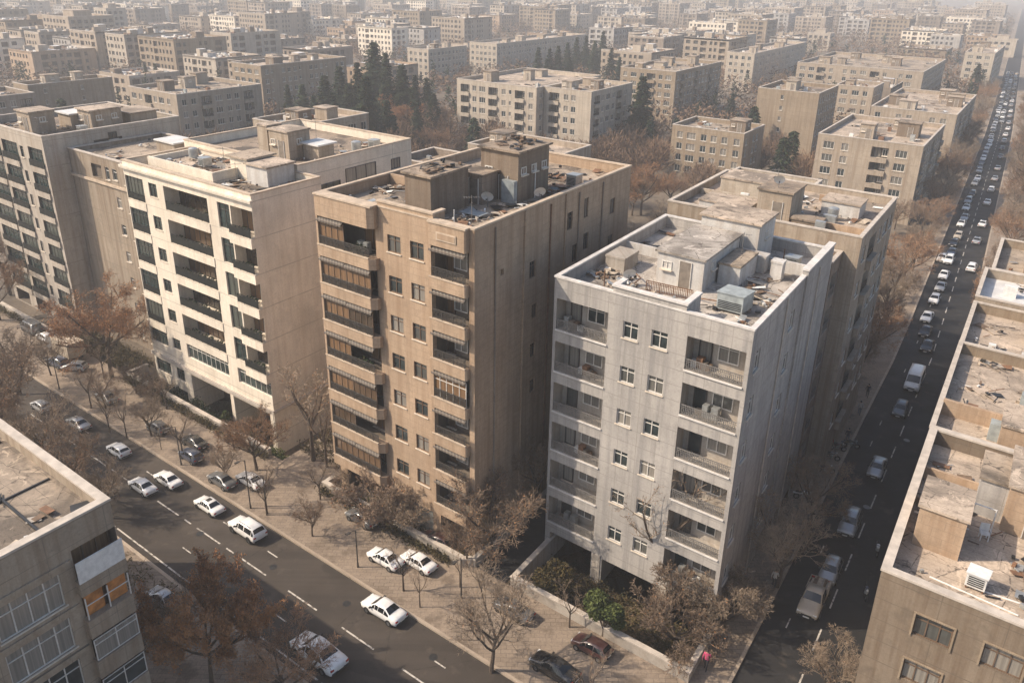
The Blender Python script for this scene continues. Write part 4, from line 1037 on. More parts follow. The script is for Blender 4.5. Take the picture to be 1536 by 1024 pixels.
n2 = block('long ochre block with glazed front, left of the dark conifers', -223.0, 163.0, 15.0, 38.0, 16.0, 'ochre', 2.8, 'dd', 'wsxww', 'roof', 3, 19, MIDG, deb=60, deblabel='scraps on the long ochre roof left of the conifers')
n3 = block('blank tan block near the upper left edge', -232.5, 97.8, 8.5, 24.0, 15.0, 'ochre', 2.8, 'ww', 'xsxx', 'roof', 2, 20, MIDG, deb=40, deblabel='scraps on the blank tan roof near the left edge')
n4 = block('weathered low block at the very left edge above the sand block', -226.0, 76.0, 16.0, 17.0, 15.0, 'dull', 2.8, 'wb', 'wbw', 'roofd', 1, 21, MIDG, deb=40, deblabel='scraps on the weathered low roof at the left edge')
n5 = block('cream gridded block standing among brown trees at the top centre', -231.8, 261.0, 12.0, 27.0, 14.0, 'pale', 2.5, 'www', 'ww', 'roof', 2, 22, MIDG)
n6 = block('long pale block right of the cream gridded block', -231.0, 305.0, 16.0, 86.0, 14.0, 'pale', 2.5, 'wwww', 'ws', 'roof', 4, 23, MIDG)
n7 = block('grey beige block with crowded roof behind the cream block', -116.0, 88.0, 11.5, 18.0, 20.0, 'beige', 3.0, 'ww', 'wdw', 'roof', 2, 24, MIDG, deb=70, deblabel='scraps on the roof behind the cream block')
n8 = block('low block with pale patched roof behind the tan block', -81.5, 107.0, 17.5, 13.0, 17.5, 'beige', 3.0, 'ww', 'ww', 'roof', 1, 25, MIDG, deb=60, deblabel='scraps on the pale patched roof behind the tan block')
n9 = block('low shabby block between the cream block and the tan block', -76.0, 82.0, 11.0, 9.0, 20.0, 'dull', 3.0, 'ww', 'ww', 'roofd', 0, 26, MIDG, deb=60, deblabel='scraps on the low shabby roof between cream and tan blocks')

# ---- the district: far blocks copied from a few prototypes
def street_u(v):
    P = [(0, -5.8), (110, -5.8), (206, -8.8), (306, -12), (811, -34), (1600, -70), (4000, -180)]
    for (a, x), (b, y) in zip(P, P[1:]):
        if v <= b: return x + (y - x) * (v - a) / (b - a)
    return P[-1][1]
def vis(u, v, z=8, mx=60):
    x, y = W2(u, v); c = RC.T @ np.array([x, y, z - CAM_H])
    if c[2] < 5: return False
    px, py = c[0] / c[2] * F_PX + 768, c[1] / c[2] * F_PX + 512
    return -mx < px < 1536 + mx and -60 < py < 1024 + mx
def pxy(u, v, z=0):
    x, y = W2(u, v); c = RC.T @ np.array([x, y, z - CAM_H])
    return c[0] / c[2] * F_PX + 768, c[1] / c[2] * F_PX + 512, c[2]
def far_mesh(seed):
    rg = random.Random(seed); wall = MW[('beige', 'pale', 'ochre', 'dull', 'grey', 'beige', 'cream', 'brown', 'tan')[seed % 9]]
    w, d, h = rg.uniform(13, 27), rg.uniform(14, 30), rg.choice([7.5, 10, 12, 13.5, 13.5, 15, 18])
    b = Bld('x', 'x', 'x', 0, 0, w, d, h, 0, wall); st = 2.75
    for face in ('front', 'right', 'left', 'back'):
        L = w if face in ('front', 'back') else d; ops = []; q = 1.0; pat = []
        while q < L - 2.6:
            k = rg.random(); ww = 1.3 if k < .6 else (2.2 if k < .8 else 3.0)
            if face == 'right' and rg.random() < .25: q += 2.5; continue
            pat.append((q, ww)); q += ww + rg.uniform(.9, 1.6)
        z = h - 1.2
        while z > 2:
            for q, ww in pat:
                if q + ww < L - .4: ops.append((q, q + ww, z - (1.45 if ww < 2.5 else 1.9), z, .35 if ww < 2.5 else .9, wall, M['glassf'] if ww < 2.5 else MW['inner_shade']))
            z -= st
        b.facade(face, ops)
    zr = h - .7; t = .3
    b.mb.face([b.P(t, t, zr), b.P(w - t, t, zr), b.P(w - t, d - t, zr), b.P(t, d - t, zr)], MR[rg.choice(['roof', 'roofb', 'roofd'])])
    for a in ((0, w, 0, t), (0, w, d - t, d), (0, t, t, d - t), (w - t, w, t, d - t)): b.bx(b.mb, *a, zr, h + .1, M['coping'] if rg.random() < .5 else wall, skip='b')
    for i in range(rg.randint(2, 5)):
        sw, sd, sh = rg.uniform(1.2, 4.5), rg.uniform(1.2, 4), rg.uniform(.8, 2.8); x, y = rg.uniform(1, w - sw - 1), rg.uniform(1, d - sd - 1)
        b.bx(b.mb, x, x + sw, y, y + sd, zr, zr + sh, rg.choice([wall, MW['block'], MW['pale'], MW['white']]), rg.choice([MR['roof'], M['tarp'], MR['roofd']]), skip='b')
    for i in range(40):
        sw, sd = rg.uniform(.4, 2.4), rg.uniform(.2, 1.2); x, y = rg.uniform(1, w - 3), rg.uniform(1, d - 2.5)
        b.bx(b.mb, x, x + sw, y, y + sd, zr, zr + rg.uniform(.1, .8), rg.choice([M['wood'], M['tarp'], M['metal'], M['rust'], M['plastic']]), skip='b')
    me = b.mb.mesh('apartment_building'); bpy.data.objects.remove(b.root)
    cname = {'beige': 'beige', 'pale': 'pale', 'ochre': 'ochre', 'dull': 'dull brown', 'cream': 'cream', 'grey': 'grey', 'brown': 'dark brown', 'tan': 'tan'}[('beige', 'pale', 'ochre', 'dull', 'grey', 'beige', 'cream', 'brown', 'tan')[seed % 9]]
    return me, w, d, h, cname
FARM = [far_mesh(s) for s in range(24)]
# open ground the photo shows as tree groves (u0,u1,v0,v1)
GROVES = [(-205, -142, 138, 300), (-100, -72, 120, 330), (-60, -41, 90, 172), (-150, -100, 90, 172), (-175, -122, 60, 108)]
def free(u0, u1, v0, v1, m=3.0):
    for a, b, c, d in OCC:
        if u0 < b + m and u1 > a - m and v0 < d + m and v1 > c - m: return False
    for a, b, c, d in GROVES:
        if u0 < b and u1 > a and v0 < d and v1 > c: return False
    return True
FAR = []
rgf = random.Random(77)
v = 112.0
while v < 1500:
    step = 30 + rgf.uniform(0, 10) if v < 600 else 38
    u = -1150.0 + rgf.uniform(0, 20)
    while u < 420:
        me, w, d, h, cn = rgf.choice(FARM); uu, vv = u + rgf.uniform(-2, 2), v + rgf.uniform(-3, 3)
        if vis(uu + w/2, vv, 10) and free(uu, uu + w, vv, vv + d) and rgf.random() < (.74 if vv < 230 else .55):
            uc = street_u(vv + d/2)
            if not (uu < uc + 12 and uu + w > uc - 13): FAR.append((uu, vv, w, d, h, me, cn))
        u += w + rgf.choice([3, 5, 8, 14]) + rgf.uniform(0, 4)
    v += step
FAR.sort(key=lambda a: pxy(a[0], a[1])[2])
NEARFAR = FAR[:290]; REST = FAR[290:]
rowsd = {}
for a in NEARFAR:
    x, y, zc = pxy(a[0] + a[2] / 2, a[1], a[4]); rowsd.setdefault(int((y + 60) // 14), []).append((x, a))
ri = sorted(rowsd, reverse=True)
for i, r in enumerate(ri):
    for j, (x, a) in enumerate(sorted(rowsd[r], key=lambda t: t[0])):
        uu, vv, w, d, h, me, cn = a
        o = inst(me, 'apartment_building', None, UVW(uu, vv, -.15), ANG_U)
        tag(o, '%s flat roofed block, %s from the left in the %s hazy row counted upwards' % (cn, ordn(j), ordn(i)), 'building', 'hazy apartment blocks of the far district')
# towers in the haze
def tower(u, v, w, d, h, label, wall):
    b = Bld('tower_block', label, 'tower', u, v, w, d, h, -.2, MW[wall], 'taller blocks in the haze')
    rows = [h - 1.5 - 3 * k for k in range(int(h / 3) - 1)]
    for face, L in (('front', w), ('right', d), ('left', d), ('back', w)):
        b.facade(face, [(q, q + 2, z - 1.6, z, .4, None or MW[wall], M['glassf']) for z in rows for q in np.arange(1.2, L - 2.2, 3.3).tolist()])
    b.roof(MR['roof'], h - .8); b.finish(); b.shed(w * .3, d * .3, w * .4, d * .4, h - .8, 3, MW[wall], MR['roof'], False)
    OCC.append((u, u + w, v, v + d))
for px, ytop, ybase, wpx, lab, wl in ((430, 14, 62, 30, 'hazy grey block standing taller than its neighbours, upper left', 'dull'), (1208, 30, 75, 34, 'cream block rising a little above the upper right haze', 'pale'), (75, 24, 88, 80, 'broad hazy slab with many balconies at the upper left', 'beige'), (150, 14, 70, 36, 'pale hazy slab right of the broad balcony slab', 'pale'), (1475, 40, 84, 40, 'hazy cream block beside the street near the top right corner', 'pale')):
    u_, v_ = at(px, ybase, 0); zc = pxy(u_, v_)[2]; sc = zc / F_PX; tower(u_, v_, wpx * sc, min(wpx * sc * .9, 24), max(10, CAM_H - zc * 1.04 * (ytop + 45) / F_PX), lab, wl)
def rest_mesh():
    b = MB(); rg = random.Random(3)
    for (uu, vv, w, d, h, me, cn) in REST:
        T = lambda x, y, z: UVW(uu + x, vv + y, z - .15)
        wm = MW[rg.choice(['beige', 'pale', 'ochre', 'dull'])]
        b.box(0, w, 0, d, 0, h - .6, wm, MR['roof'], T=T, skip='b')
        for a in ((0, w, 0, .3), (0, w, d - .3, d), (0, .3, .3, d - .3), (w - .3, w, .3, d - .3)): b.box(*a, h - .6, h, wm, M['coping'], T=T, skip='b')
        for i in range(3):
            sw, sd = rg.uniform(2, 5), rg.uniform(2, 5); x, y = rg.uniform(1, w - sw - 1), rg.uniform(1, d - sd - 1)
            b.box(x, x + sw, y, y + sd, h - .6, h + rg.uniform(.4, 2.4), wm, M['tarp'] if rg.random() < .3 else MR['roof'], T=T, skip='b')
        z = h - 1.2
        while z > 3:
            for i in range(int(w / 3)): b.face([T(1 + 3 * i, -.02, z - 1.5), T(2.6 + 3 * i, -.02, z - 1.5), T(2.6 + 3 * i, -.02, z), T(1 + 3 * i, -.02, z)], M['glassf'])
            for i in range(int(d / 3)): b.face([T(w + .02, 1 + 3 * i, z - 1.5), T(w + .02, 2.6 + 3 * i, z - 1.5), T(w + .02, 2.6 + 3 * i, z), T(w + .02, 1 + 3 * i, z)], M['glassf'])
            z -= 2.8
    o = b.build('distant_city'); tag(o, 'far district of flat roofed blocks dissolving into haze', 'city', None, 'stuff')
rest_mesh()
# ------------------------------------------------------------------ trees
def rot_away(d, ang, rg):
    a = Vector((rg.uniform(-1, 1), rg.uniform(-1, 1), rg.uniform(-1, 1))); ax = d.cross(a)
    if ax.length < 1e-4: ax = d.cross(Vector((1, .3, 0)))
    return (Matrix.Rotation(ang, 3, ax.normalized()) @ d).normalized()
def ribbon(b, p, q, w, mat, rg):
    d = q - p; x = d.cross(Vector((rg.uniform(-1, 1), rg.uniform(-1, 1), rg.uniform(-1, 1))))
    if x.length < 1e-6: return
    x = x.normalized() * w * .5
    b.face([tuple(p - x), tuple(p + x), tuple(q + x * .4), tuple(q - x * .4)], mat)
def bare_tree(seed, H, spread=.5, trunk=.22, limbs=6, twig=None, leaf=None, nleaf=0, fine=4, twigw=.035, lean=0.0, sub=5, lsize=.06):
    rg = random.Random(seed); T = MB(); C = MB(); twig = twig or M['twig']; tips = []
    def grow(p, d, L, r, lev):
        n = (5, 5, 4, 3, 2)[lev]; pts = [p.copy()]; rr = [r]; q = p.copy(); dd = d.copy()
        for i in range(n):
            jit = (.06, .16, .22, .26, .3)[lev]
            dd = (dd + Vector((rg.uniform(-1, 1), rg.uniform(-1, 1), rg.uniform(-.6, 1))) * jit + Vector((0, 0, (.0, .09, .06, .03, .0)[lev]))).normalized()
            q = q + dd * (L / n); pts.append(q.copy()); rr.append(r * (1 - (.45, .6, .7, .75, .8)[lev] * (i + 1) / n))
        if lev <= 1: T.tube(pts, rr, M['bark'], 7 if lev == 0 else 5, cap=False)
        elif lev == 2: C.tube(pts, rr, twig, 4, cap=False)
        elif lev == 3: C.tube(pts, rr, twig, 3, cap=False)
        else:
            for a, c in zip(pts, pts[1:]): ribbon(C, a, c, twigw * 1.3, twig, rg)
        if lev >= 3: tips.append(pts)
        if lev == 4:
            for k in range(fine):
                s = rg.choice(pts[1:]); e = s + rot_away(dd, rg.uniform(.3, .9), rg) * L * rg.uniform(.4, .8); ribbon(C, s, e, twigw, twig, rg)
            return
        nc = (limbs, sub + 1, sub, sub, 0)[lev]
        for k in range(nc):
            if lev == 0: t = rg.uniform(.55, 1.0) if k else 1.0
            else: t = .25 + .75 * (k + rg.uniform(.2, .9)) / nc
            f = t * n; i = min(int(f), n - 1); s = pts[i].lerp(pts[i + 1], min(f - i, 1))
            base = (pts[i + 1] - pts[i]).normalized()
            if lev == 0:
                az = 2 * math.pi * (k + rg.uniform(-.3, .3)) / nc; inc = rg.uniform(.35, .75) + spread * rg.uniform(.3, .9)
                cd = Vector((math.cos(az) * math.sin(inc), math.sin(az) * math.sin(inc), math.cos(inc)))
                grow(s, cd, H * rg.uniform(.42, .56) * (1 - trunk * .3), r * .55, 1)
            else:
                cd = rot_away(base, rg.uniform(.4, .95), rg)
                grow(s, cd, L * rg.uniform(.42, .62) * (1.1 - .35 * t), max(rr[i] * .6, .012), lev + 1)
    grow(Vector((0, 0, -.15)), Vector((lean, lean * .3, 1)).normalized(), H * (trunk + .18), H * .018 + .03, 0)
    for i in range(nleaf):
        pts = rg.choice(tips); p = rg.choice(pts) + Vector((rg.gauss(0, .12), rg.gauss(0, .12), rg.gauss(0, .12)))
        a = Vector((rg.uniform(-1, 1), rg.uniform(-1, 1), rg.uniform(-1, 1))).normalized() * lsize * rg.uniform(.6, 1.3); d = a.cross(Vector((rg.uniform(-1, 1), rg.uniform(-1, 1), rg.uniform(-1, 1)))).normalized() * lsize * .5
        C.face([tuple(p - a), tuple(p + d), tuple(p + a), tuple(p - d)], leaf)
    return T.mesh('trunk'), C.mesh('crown')
def conifer(seed, H, Rb):
    rg = random.Random(seed); T = MB(); C = MB()
    T.tube([(0, 0, -.2), (0, 0, H * .5), (0, 0, H * .97)], [H * .018, H * .011, .02], M['bark'], 6, cap=False)
    z = H * .10
    while z < H * .985:
        f = (z / H); prof = Rb * (1 - f) ** .8 * rg.uniform(.72, 1.12) * (.72 + .28 * min(1, f / .18)) + .12
        nb = rg.randint(5, 8); off = rg.uniform(0, 6.3)
        for k in range(nb):
            az = off + 2 * math.pi * k / nb + rg.uniform(-.25, .25); L = prof * rg.uniform(.65, 1.15); dz = -.22 * L + rg.uniform(-.1, .25) * L
            if rg.random() < .06: continue
            p0 = Vector((0, 0, z)); p1 = Vector((math.cos(az) * L, math.sin(az) * L, z + dz))
            side = Vector((-math.sin(az), math.cos(az), 0)); ns = max(4, int(L / .15))
            for i in range(ns):
                t = (i + .6) / ns; c = p0.lerp(p1, t) + Vector((0, 0, .12 * math.sin(t * 3.1) * L + rg.gauss(0, .08)))
                w = (.25 + .55 * L * (1 - t) * .55) * rg.uniform(.6, 1.2)
                for sgn in (-1, 1):
                    e = c + side * sgn * w + Vector((math.cos(az), math.sin(az), 0)) * w * .5 + Vector((0, 0, -w * rg.uniform(.1, .5)))
                    wid = rg.uniform(.12, .22); n2 = Vector((rg.uniform(-.4, .4), rg.uniform(-.4, .4), 1)).normalized(); x = (e - c).cross(n2).normalized() * wid
                    C.face([tuple(c - x), tuple(c + x), tuple(e + x * .25), tuple(e - x * .25)], M['needle'])
                    q = c.lerp(e, .55); e2 = q + Vector((rg.uniform(-.3, .3), rg.uniform(-.3, .3), rg.uniform(-.35, .1))); x2 = (e2 - q).cross(Vector((.3, .2, 1))); 
                    if x2.length > 1e-4:
                        x2 = x2.normalized() * wid * .8; C.face([tuple(q - x2), tuple(q + x2), tuple(e2 + x2 * .2), tuple(e2 - x2 * .2)], M['needle'])
        z += H * rg.uniform(.018, .032)
    return T.mesh('trunk'), C.mesh('crown')
def leafy_bush(seed, H, Rx, n, mat, size, trunk_h, lobes=9):
    rg = random.Random(seed); T = MB(); C = MB()
    T.tube([(0, 0, -.1), (.03, .02, trunk_h), (0, 0, trunk_h + H * .3)], [.11, .09, .05], M['bark'], 6, cap=False)
    cs = []
    for k in range(lobes):
        a = rg.uniform(0, 6.3); r = Rx * .58 * math.sqrt(rg.random()); cs.append((Vector((math.cos(a) * r, math.sin(a) * r, trunk_h + H * rg.uniform(.22, .78))), Rx * rg.uniform(.32, .52)))
        T.tube([(0, 0, trunk_h * .9), tuple(cs[-1][0])], [.045, .015], M['bark'], 4, cap=False)
    for i in range(n):
        c, r = rg.choice(cs); d = Vector((rg.gauss(0, 1), rg.gauss(0, 1), rg.gauss(0, 1))).normalized(); p = c + d * r * (rg.random() ** .35) * Vector((1, 1, 1.15)).length / 1.8
        a = (d * .4 + Vector((rg.uniform(-1, 1), rg.uniform(-1, 1), rg.uniform(-1, 1)))).normalized() * size * rg.uniform(.6, 1.3); x = a.cross(Vector((rg.uniform(-1, 1), rg.uniform(-1, 1), rg.uniform(-1, 1)))).normalized() * size * .42
        C.face([tuple(p - a), tuple(p + x), tuple(p + a), tuple(p - x)], mat)
    return T.mesh('trunk'), C.mesh('crown')
def far_tree_mesh(seed, H, R_, mat, n, kind='bare'):
    rg = random.Random(seed); b = MB(); b.tube([(0, 0, -.2), (0, 0, H * .5)], [.16, .06], M['bark'], 4, cap=False)
    for i in range(n):
        if kind == 'bare':
            d = Vector((rg.gauss(0, 1), rg.gauss(0, 1), rg.gauss(0, 1))).normalized() * (rg.random() ** .45)
            lump = 1 + .22 * math.sin(d.x * 5 + seed) * math.cos(d.y * 4 + seed * 2)
            p = Vector((d.x * R_ * lump, d.y * R_ * lump, H * .60 + d.z * H * .38 * lump)); c0 = Vector((0, 0, H * .3)); a = (p - c0).normalized()
            q = p + (a + Vector((rg.uniform(-.7, .7), rg.uniform(-.7, .7), rg.uniform(-.5, .7)))) * rg.uniform(.5, 1.1); ribbon(b, p, q, rg.uniform(.07, .15), mat, rg)
            if i % 9 == 0: ribbon(b, Vector((0, 0, H * .3)) , p, .12, mat, rg)
        else:
            z = H * (rg.random() ** 1.25) * .97 + .4; r = R_ * (1 - z / H / 1.02) * math.sqrt(rg.random()) * (1.0 + .25 * math.sin(z * 3)); a = rg.uniform(0, 6.3)
            p = Vector((math.cos(a) * r, math.sin(a) * r, z)); q = p + Vector((math.cos(a), math.sin(a), -.35)) * rg.uniform(.5, 1.0); ribbon(b, p, q, rg.uniform(.25, .5), mat, rg)
    return b.mesh('bare_tree' if kind == 'bare' else 'conifer')
TREES = {}
TREES['orange'] = bare_tree(1, 9, .75, .2, 8, M['twigo'], M['leafo'], 26000, 6, .03, sub=6, lsize=.085)
TREES['rust'] = bare_tree(11, 9, .8, .2, 8, M['twigo'], M['leafo'], 10000, 6, .028, sub=6)
TREES['orange2'] = bare_tree(2, 9, .6, .22, 7, M['twigo'], M['leafo'], 3000, 5, .028, sub=6)
TREES['bare1'] = bare_tree(3, 9, .6, .22, 7, M['twig'], M['leafo'], 700, 5, .026, sub=6)
TREES['bare2'] = bare_tree(4, 9, .7, .2, 7, M['twigg'], M['leafo'], 150, 5, .025, sub=6)
TREES['bare3'] = bare_tree(5, 9, .5, .25, 7, M['twig'], M['leafo'], 1200, 5, .026, sub=6)
TREES['thin'] = bare_tree(6, 9, .35, .3, 4, M['twigg'], M['leafo'], 120, 2, .03, sub=4)
TREES['shrub'] = bare_tree(7, 5, 1.0, .05, 10, M['twig'], M['leafo'], 250, 5, .025, sub=6)
TREES['shrub2'] = bare_tree(8, 5, .9, .08, 9, M['twigg'], M['leafo'], 80, 5, .025, sub=6)
for k_ in range(3): TREES['con%d' % k_] = conifer(20 + k_, 14, 3.0)
FTM = [far_tree_mesh(s, 8, 3.6, M['fartree'], 900) for s in range(5)]
FCM = [far_tree_mesh(s + 30, 11, 2.4, M['needle'], 900, 'con') for s in range(3)]
HREF = {'shrub': 5, 'shrub2': 5, 'con0': 14, 'con1': 14, 'con2': 14}
def tree(kind, u, v, h, label=None, wide=1.0, group='bare trees in the streets and gardens', name=None, cat='tree', z=0.0, seed=0):
    rg = random.Random(int(u * 13 + v * 7) + seed)
    nm = name or ('conifer' if kind.startswith('con') else ('bare_shrub' if kind.startswith('shrub') else 'bare_tree'))
    t = thing(nm, label, cat, u, v, z, rg.uniform(0, 6.28), group)
    s = h / HREF.get(kind, 9); t.scale = (s * wide, s * wide, s)
    a, c = TREES[kind]; inst(a, 'trunk', t); inst(c, 'crown', t)
    return t
# ------------------------------------------------------------------ vehicles
ST = {  # x, zb, w, zsh, wsh, ztop, wtop
 'sedan': dict(s=[(-2.25,.42,.74,.76,.70,.84,.58),(-2.17,.28,.83,.86,.79,.96,.66),(-1.75,.22,.87,.91,.83,1.00,.70),(-1.38,.22,.87,.92,.83,1.03,.70),(-.72,.22,.875,.93,.84,1.41,.57),(.0,.22,.875,.93,.84,1.45,.60),(.42,.22,.875,.92,.84,1.42,.59),(1.08,.22,.87,.90,.83,.99,.72),(1.6,.22,.87,.84,.82,.92,.70),(2.05,.26,.83,.74,.78,.82,.64),(2.25,.38,.72,.62,.68,.68,.54)], rear=(3,4), front=(6,7), cab=(3,7), wheels=(-1.36,1.38), wr=.31),
 'hatch': dict(s=[(-1.95,.42,.74,.78,.70,.88,.60),(-1.88,.28,.82,.90,.80,1.04,.66),(-1.80,.22,.85,.94,.82,1.10,.66),(-1.45,.22,.86,.95,.83,1.44,.58),(-.6,.22,.86,.95,.83,1.49,.61),(.3,.22,.86,.94,.83,1.46,.60),(.98,.22,.86,.92,.82,1.02,.72),(1.5,.22,.85,.85,.81,.93,.70),(1.85,.26,.82,.76,.77,.84,.64),(2.0,.38,.72,.62,.68,.70,.54)], rear=(2,3), front=(5,6), cab=(2,6), wheels=(-1.25,1.25), wr=.31),
 'suv': dict(s=[(-2.3,.5,.78,.86,.76,.98,.66),(-2.22,.36,.88,.98,.86,1.14,.70),(-2.15,.30,.90,1.02,.87,1.20,.70),(-1.85,.30,.91,1.04,.88,1.64,.62),(-.6,.30,.91,1.04,.88,1.71,.65),(.35,.30,.91,1.03,.88,1.68,.64),(1.0,.30,.91,1.02,.87,1.14,.76),(1.7,.30,.90,.98,.86,1.06,.74),(2.12,.34,.87,.88,.82,.96,.70),(2.3,.46,.76,.74,.74,.82,.60)], rear=(2,3), front=(5,6), cab=(2,6), wheels=(-1.38,1.42), wr=.36),
 'van': dict(s=[(-2.6,.5,.86,1.1,.86,1.9,.74),(-2.52,.34,.92,1.15,.91,2.08,.80),(-2.3,.30,.93,1.15,.92,2.14,.80),(0.2,.30,.93,1.15,.92,2.16,.80),(1.15,.30,.93,1.12,.92,2.08,.78),(1.9,.30,.92,1.08,.90,1.22,.80),(2.3,.32,.90,.98,.86,1.06,.74),(2.55,.42,.80,.80,.78,.88,.64)], rear=(0,1), front=(4,5), cab=(2,5), wheels=(-1.55,1.65), wr=.35),
 'pickup': dict(s=[(-.55,.32,.88,1.0,.86,1.02,.80),(-.5,.32,.88,1.0,.86,1.66,.66),(.2,.32,.88,1.0,.86,1.70,.66),(.55,.32,.88,1.0,.86,1.66,.65),(1.15,.32,.88,.98,.85,1.10,.76),(1.9,.32,.88,.94,.84,1.03,.74),(2.3,.36,.85,.86,.82,.94,.70),(2.5,.48,.78,.72,.76,.80,.62)], rear=(0,1), front=(3,4), cab=(0,4), wheels=(-1.75,1.6), wr=.36),
}
def car_body(b, kind, paintm):
    S = ST[kind]['s']; rings = []
    for (x, zb, w, zs, ws, zt, wt) in S:
        zm = zb + (zs - zb) * .45
        half = [(w * .80, zb), (w * .97, zb + .10), (w, zm), (ws, zs), (wt, zt), (wt * .55, zt + .025)]
        pts = [(x, 0, zb)] + [(x, y, z) for y, z in half] + [(x, 0, zt + .035)] + [(x, -y, z) for y, z in reversed(half)]
        rings.append(pts)
    base = len(b.v); n = len(rings[0])
    for r in rings: b.v.extend(r)
    a = b.m(paintm)
    for i in range(len(rings) - 1):
        for j in range(n):
            b.f.append((base + i * n + j, base + i * n + (j + 1) % n, base + (i + 1) * n + (j + 1) % n, base + (i + 1) * n + j)[::-1]); b.mi.append(a)
    b.f.append(tuple(base + j for j in range(n))); b.mi.append(a)
    b.f.append(tuple(base + (len(rings) - 1) * n + j for j in reversed(range(n)))); b.mi.append(a)
    d = ST[kind]; tr = M['trim']
    for wx in d['wheels']:
        for sy in (-1, 1):
            y = .885 * sy if kind not in ('suv', 'van', 'pickup') else .935 * sy; R_ = d['wr'] * 1.17
            if kind == 'hatch': y = .87 * sy
            ring = [(wx + R_ * math.cos(t), y, d['wr'] + R_ * math.sin(t)) for t in [2 * math.pi * k / 16 for k in range(16)]]
            ri_ = [(p[0], y - .14 * sy, p[2]) for p in ring]
            b.face(ring if sy > 0 else ring[::-1], tr)
            for k in range(16): b.face([ring[k], ring[(k + 1) % 16], ri_[(k + 1) % 16], ri_[k]], tr)
    w0 = S[len(S) // 2][2]
    b.box(S[0][0] + .3, S[-1][0] - .3, -w0 * .9, w0 * .9, .16, S[2][1] + .02, tr)
    if kind == 'pickup':
        x0, x1 = -2.55, -.56; w = .88
        b.box(x0, x1, -w, w, .45, .62, paintm); b.box(x0, x1, -w, -w + .07, .621, 1.02, paintm); b.box(x0, x1, w - .07, w, .621, 1.02, paintm)
        b.box(x0, x0 + .06, -w + .071, w - .071, .621, 1.0, paintm); b.box(x1 - .06, x1, -w + .071, w - .071, .621, 1.03, paintm); b.box(x0 + .061, x1 - .061, -w + .071, w - .071, .622, .65, M['trim'])
def edge(s, t):                                  # a point on the side between shoulder and roof edge
    x, zb, w, zs, ws, zt, wt = s; return Vector((x, ws + (wt - ws) * t, zs + (zt - zs) * t))
def screen_pts(kind, which):
    S = ST[kind]['s']; i, j = ST[kind][which]; p, q = S[i], S[j]
    if which == 'front': p, q = q, p              # p low, q high
    lo0, hi0 = p[6], q[6]; out = []
    off = Vector((1 if which == 'front' else -1, 0, .8)).normalized() * .022
    for t, k in ((.08, .95), (.92, .90)):
        x = p[0] + (q[0] - p[0]) * t; z = p[5] + (q[5] - p[5]) * t; y = (lo0 + (hi0 - lo0) * t) * k; out.append((x, y, z))
    (x0, y0, z0), (x1, y1, z1) = out
    zz = .038
    P = [Vector((x0, -y0, z0)) , Vector((x0, 0, z0 + zz)), Vector((x0, y0, z0)), Vector((x1, y1, z1)), Vector((x1, 0, z1 + zz)), Vector((x1, -y1, z1))]
    P = [p_ + off for p_ in P]
    return [[P[0], P[1], P[4], P[5]], [P[1], P[2], P[3], P[4]]]
def side_pts(kind, sy):
    S = ST[kind]['s']; a, c = ST[kind]['cab']; quads = []
    for i in range(a, c):
        p, q = S[i], S[i + 1]; t0a, t1a = .10, .88
        if abs(q[0] - p[0]) < .12: continue
        def lim(s): return (.10, .86) if s[5] > s[3] + .25 else (.12, .5)
        A = [edge(p, lim(p)[0]), edge(q, lim(q)[0]), edge(q, lim(q)[1]), edge(p, lim(p)[1])]
        g = .06 if i > a else .16; g2 = .05 if i < c - 1 else .22
        def lx(u, v_, k): return u + (v_ - u) * k
        B = [A[0] + (A[1] - A[0]) * g, A[1] + (A[0] - A[1]) * g2, A[2] + (A[3] - A[2]) * g2, A[3] + (A[2] - A[3]) * g]
        quads.append([Vector((v_.x, (v_.y + .014) * sy, v_.z + .004)) for v_ in (B if sy > 0 else B[::-1])])
    return quads
def wheel_meshes(r):
    key = ('wh', r)
    if key not in _cache:
        t = MB(); N = 18; prof = [(-.10, r * .62), (-.105, r * .90), (-.07, r), (.07, r), (.105, r * .90), (.10, r * .62)]
        for i in range(len(prof) - 1):
            for k in range(N):
                a0, a1 = 2 * math.pi * k / N, 2 * math.pi * (k + 1) / N
                f = lambda y, q, a: (q * math.cos(a), y, q * math.sin(a))
                t.face([f(*prof[i], a0), f(*prof[i], a1), f(*prof[i+1], a1), f(*prof[i+1], a0)], M['rubber'])
        m = MB()
        for y in (-.085, .085): m.face([(r * .63 * math.cos(2 * math.pi * k / N), y, r * .63 * math.sin(2 * math.pi * k / N)) for k in (range(N) if y < 0 else reversed(range(N)))], M['rim'])
        for k in range(5):
            a = 2 * math.pi * k / 5; 
            for y in (-.092, .092): m.face([(r * .2 * math.cos(a), y, r * .2 * math.sin(a)), (r * .55 * math.cos(a - .22), y, r * .55 * math.sin(a - .22)), (r * .55 * math.cos(a + .22), y, r * .55 * math.sin(a + .22))], M['trim'])
        _cache[key] = (t.mesh('tyre'), m.mesh('rim'))
    return _cache[key]
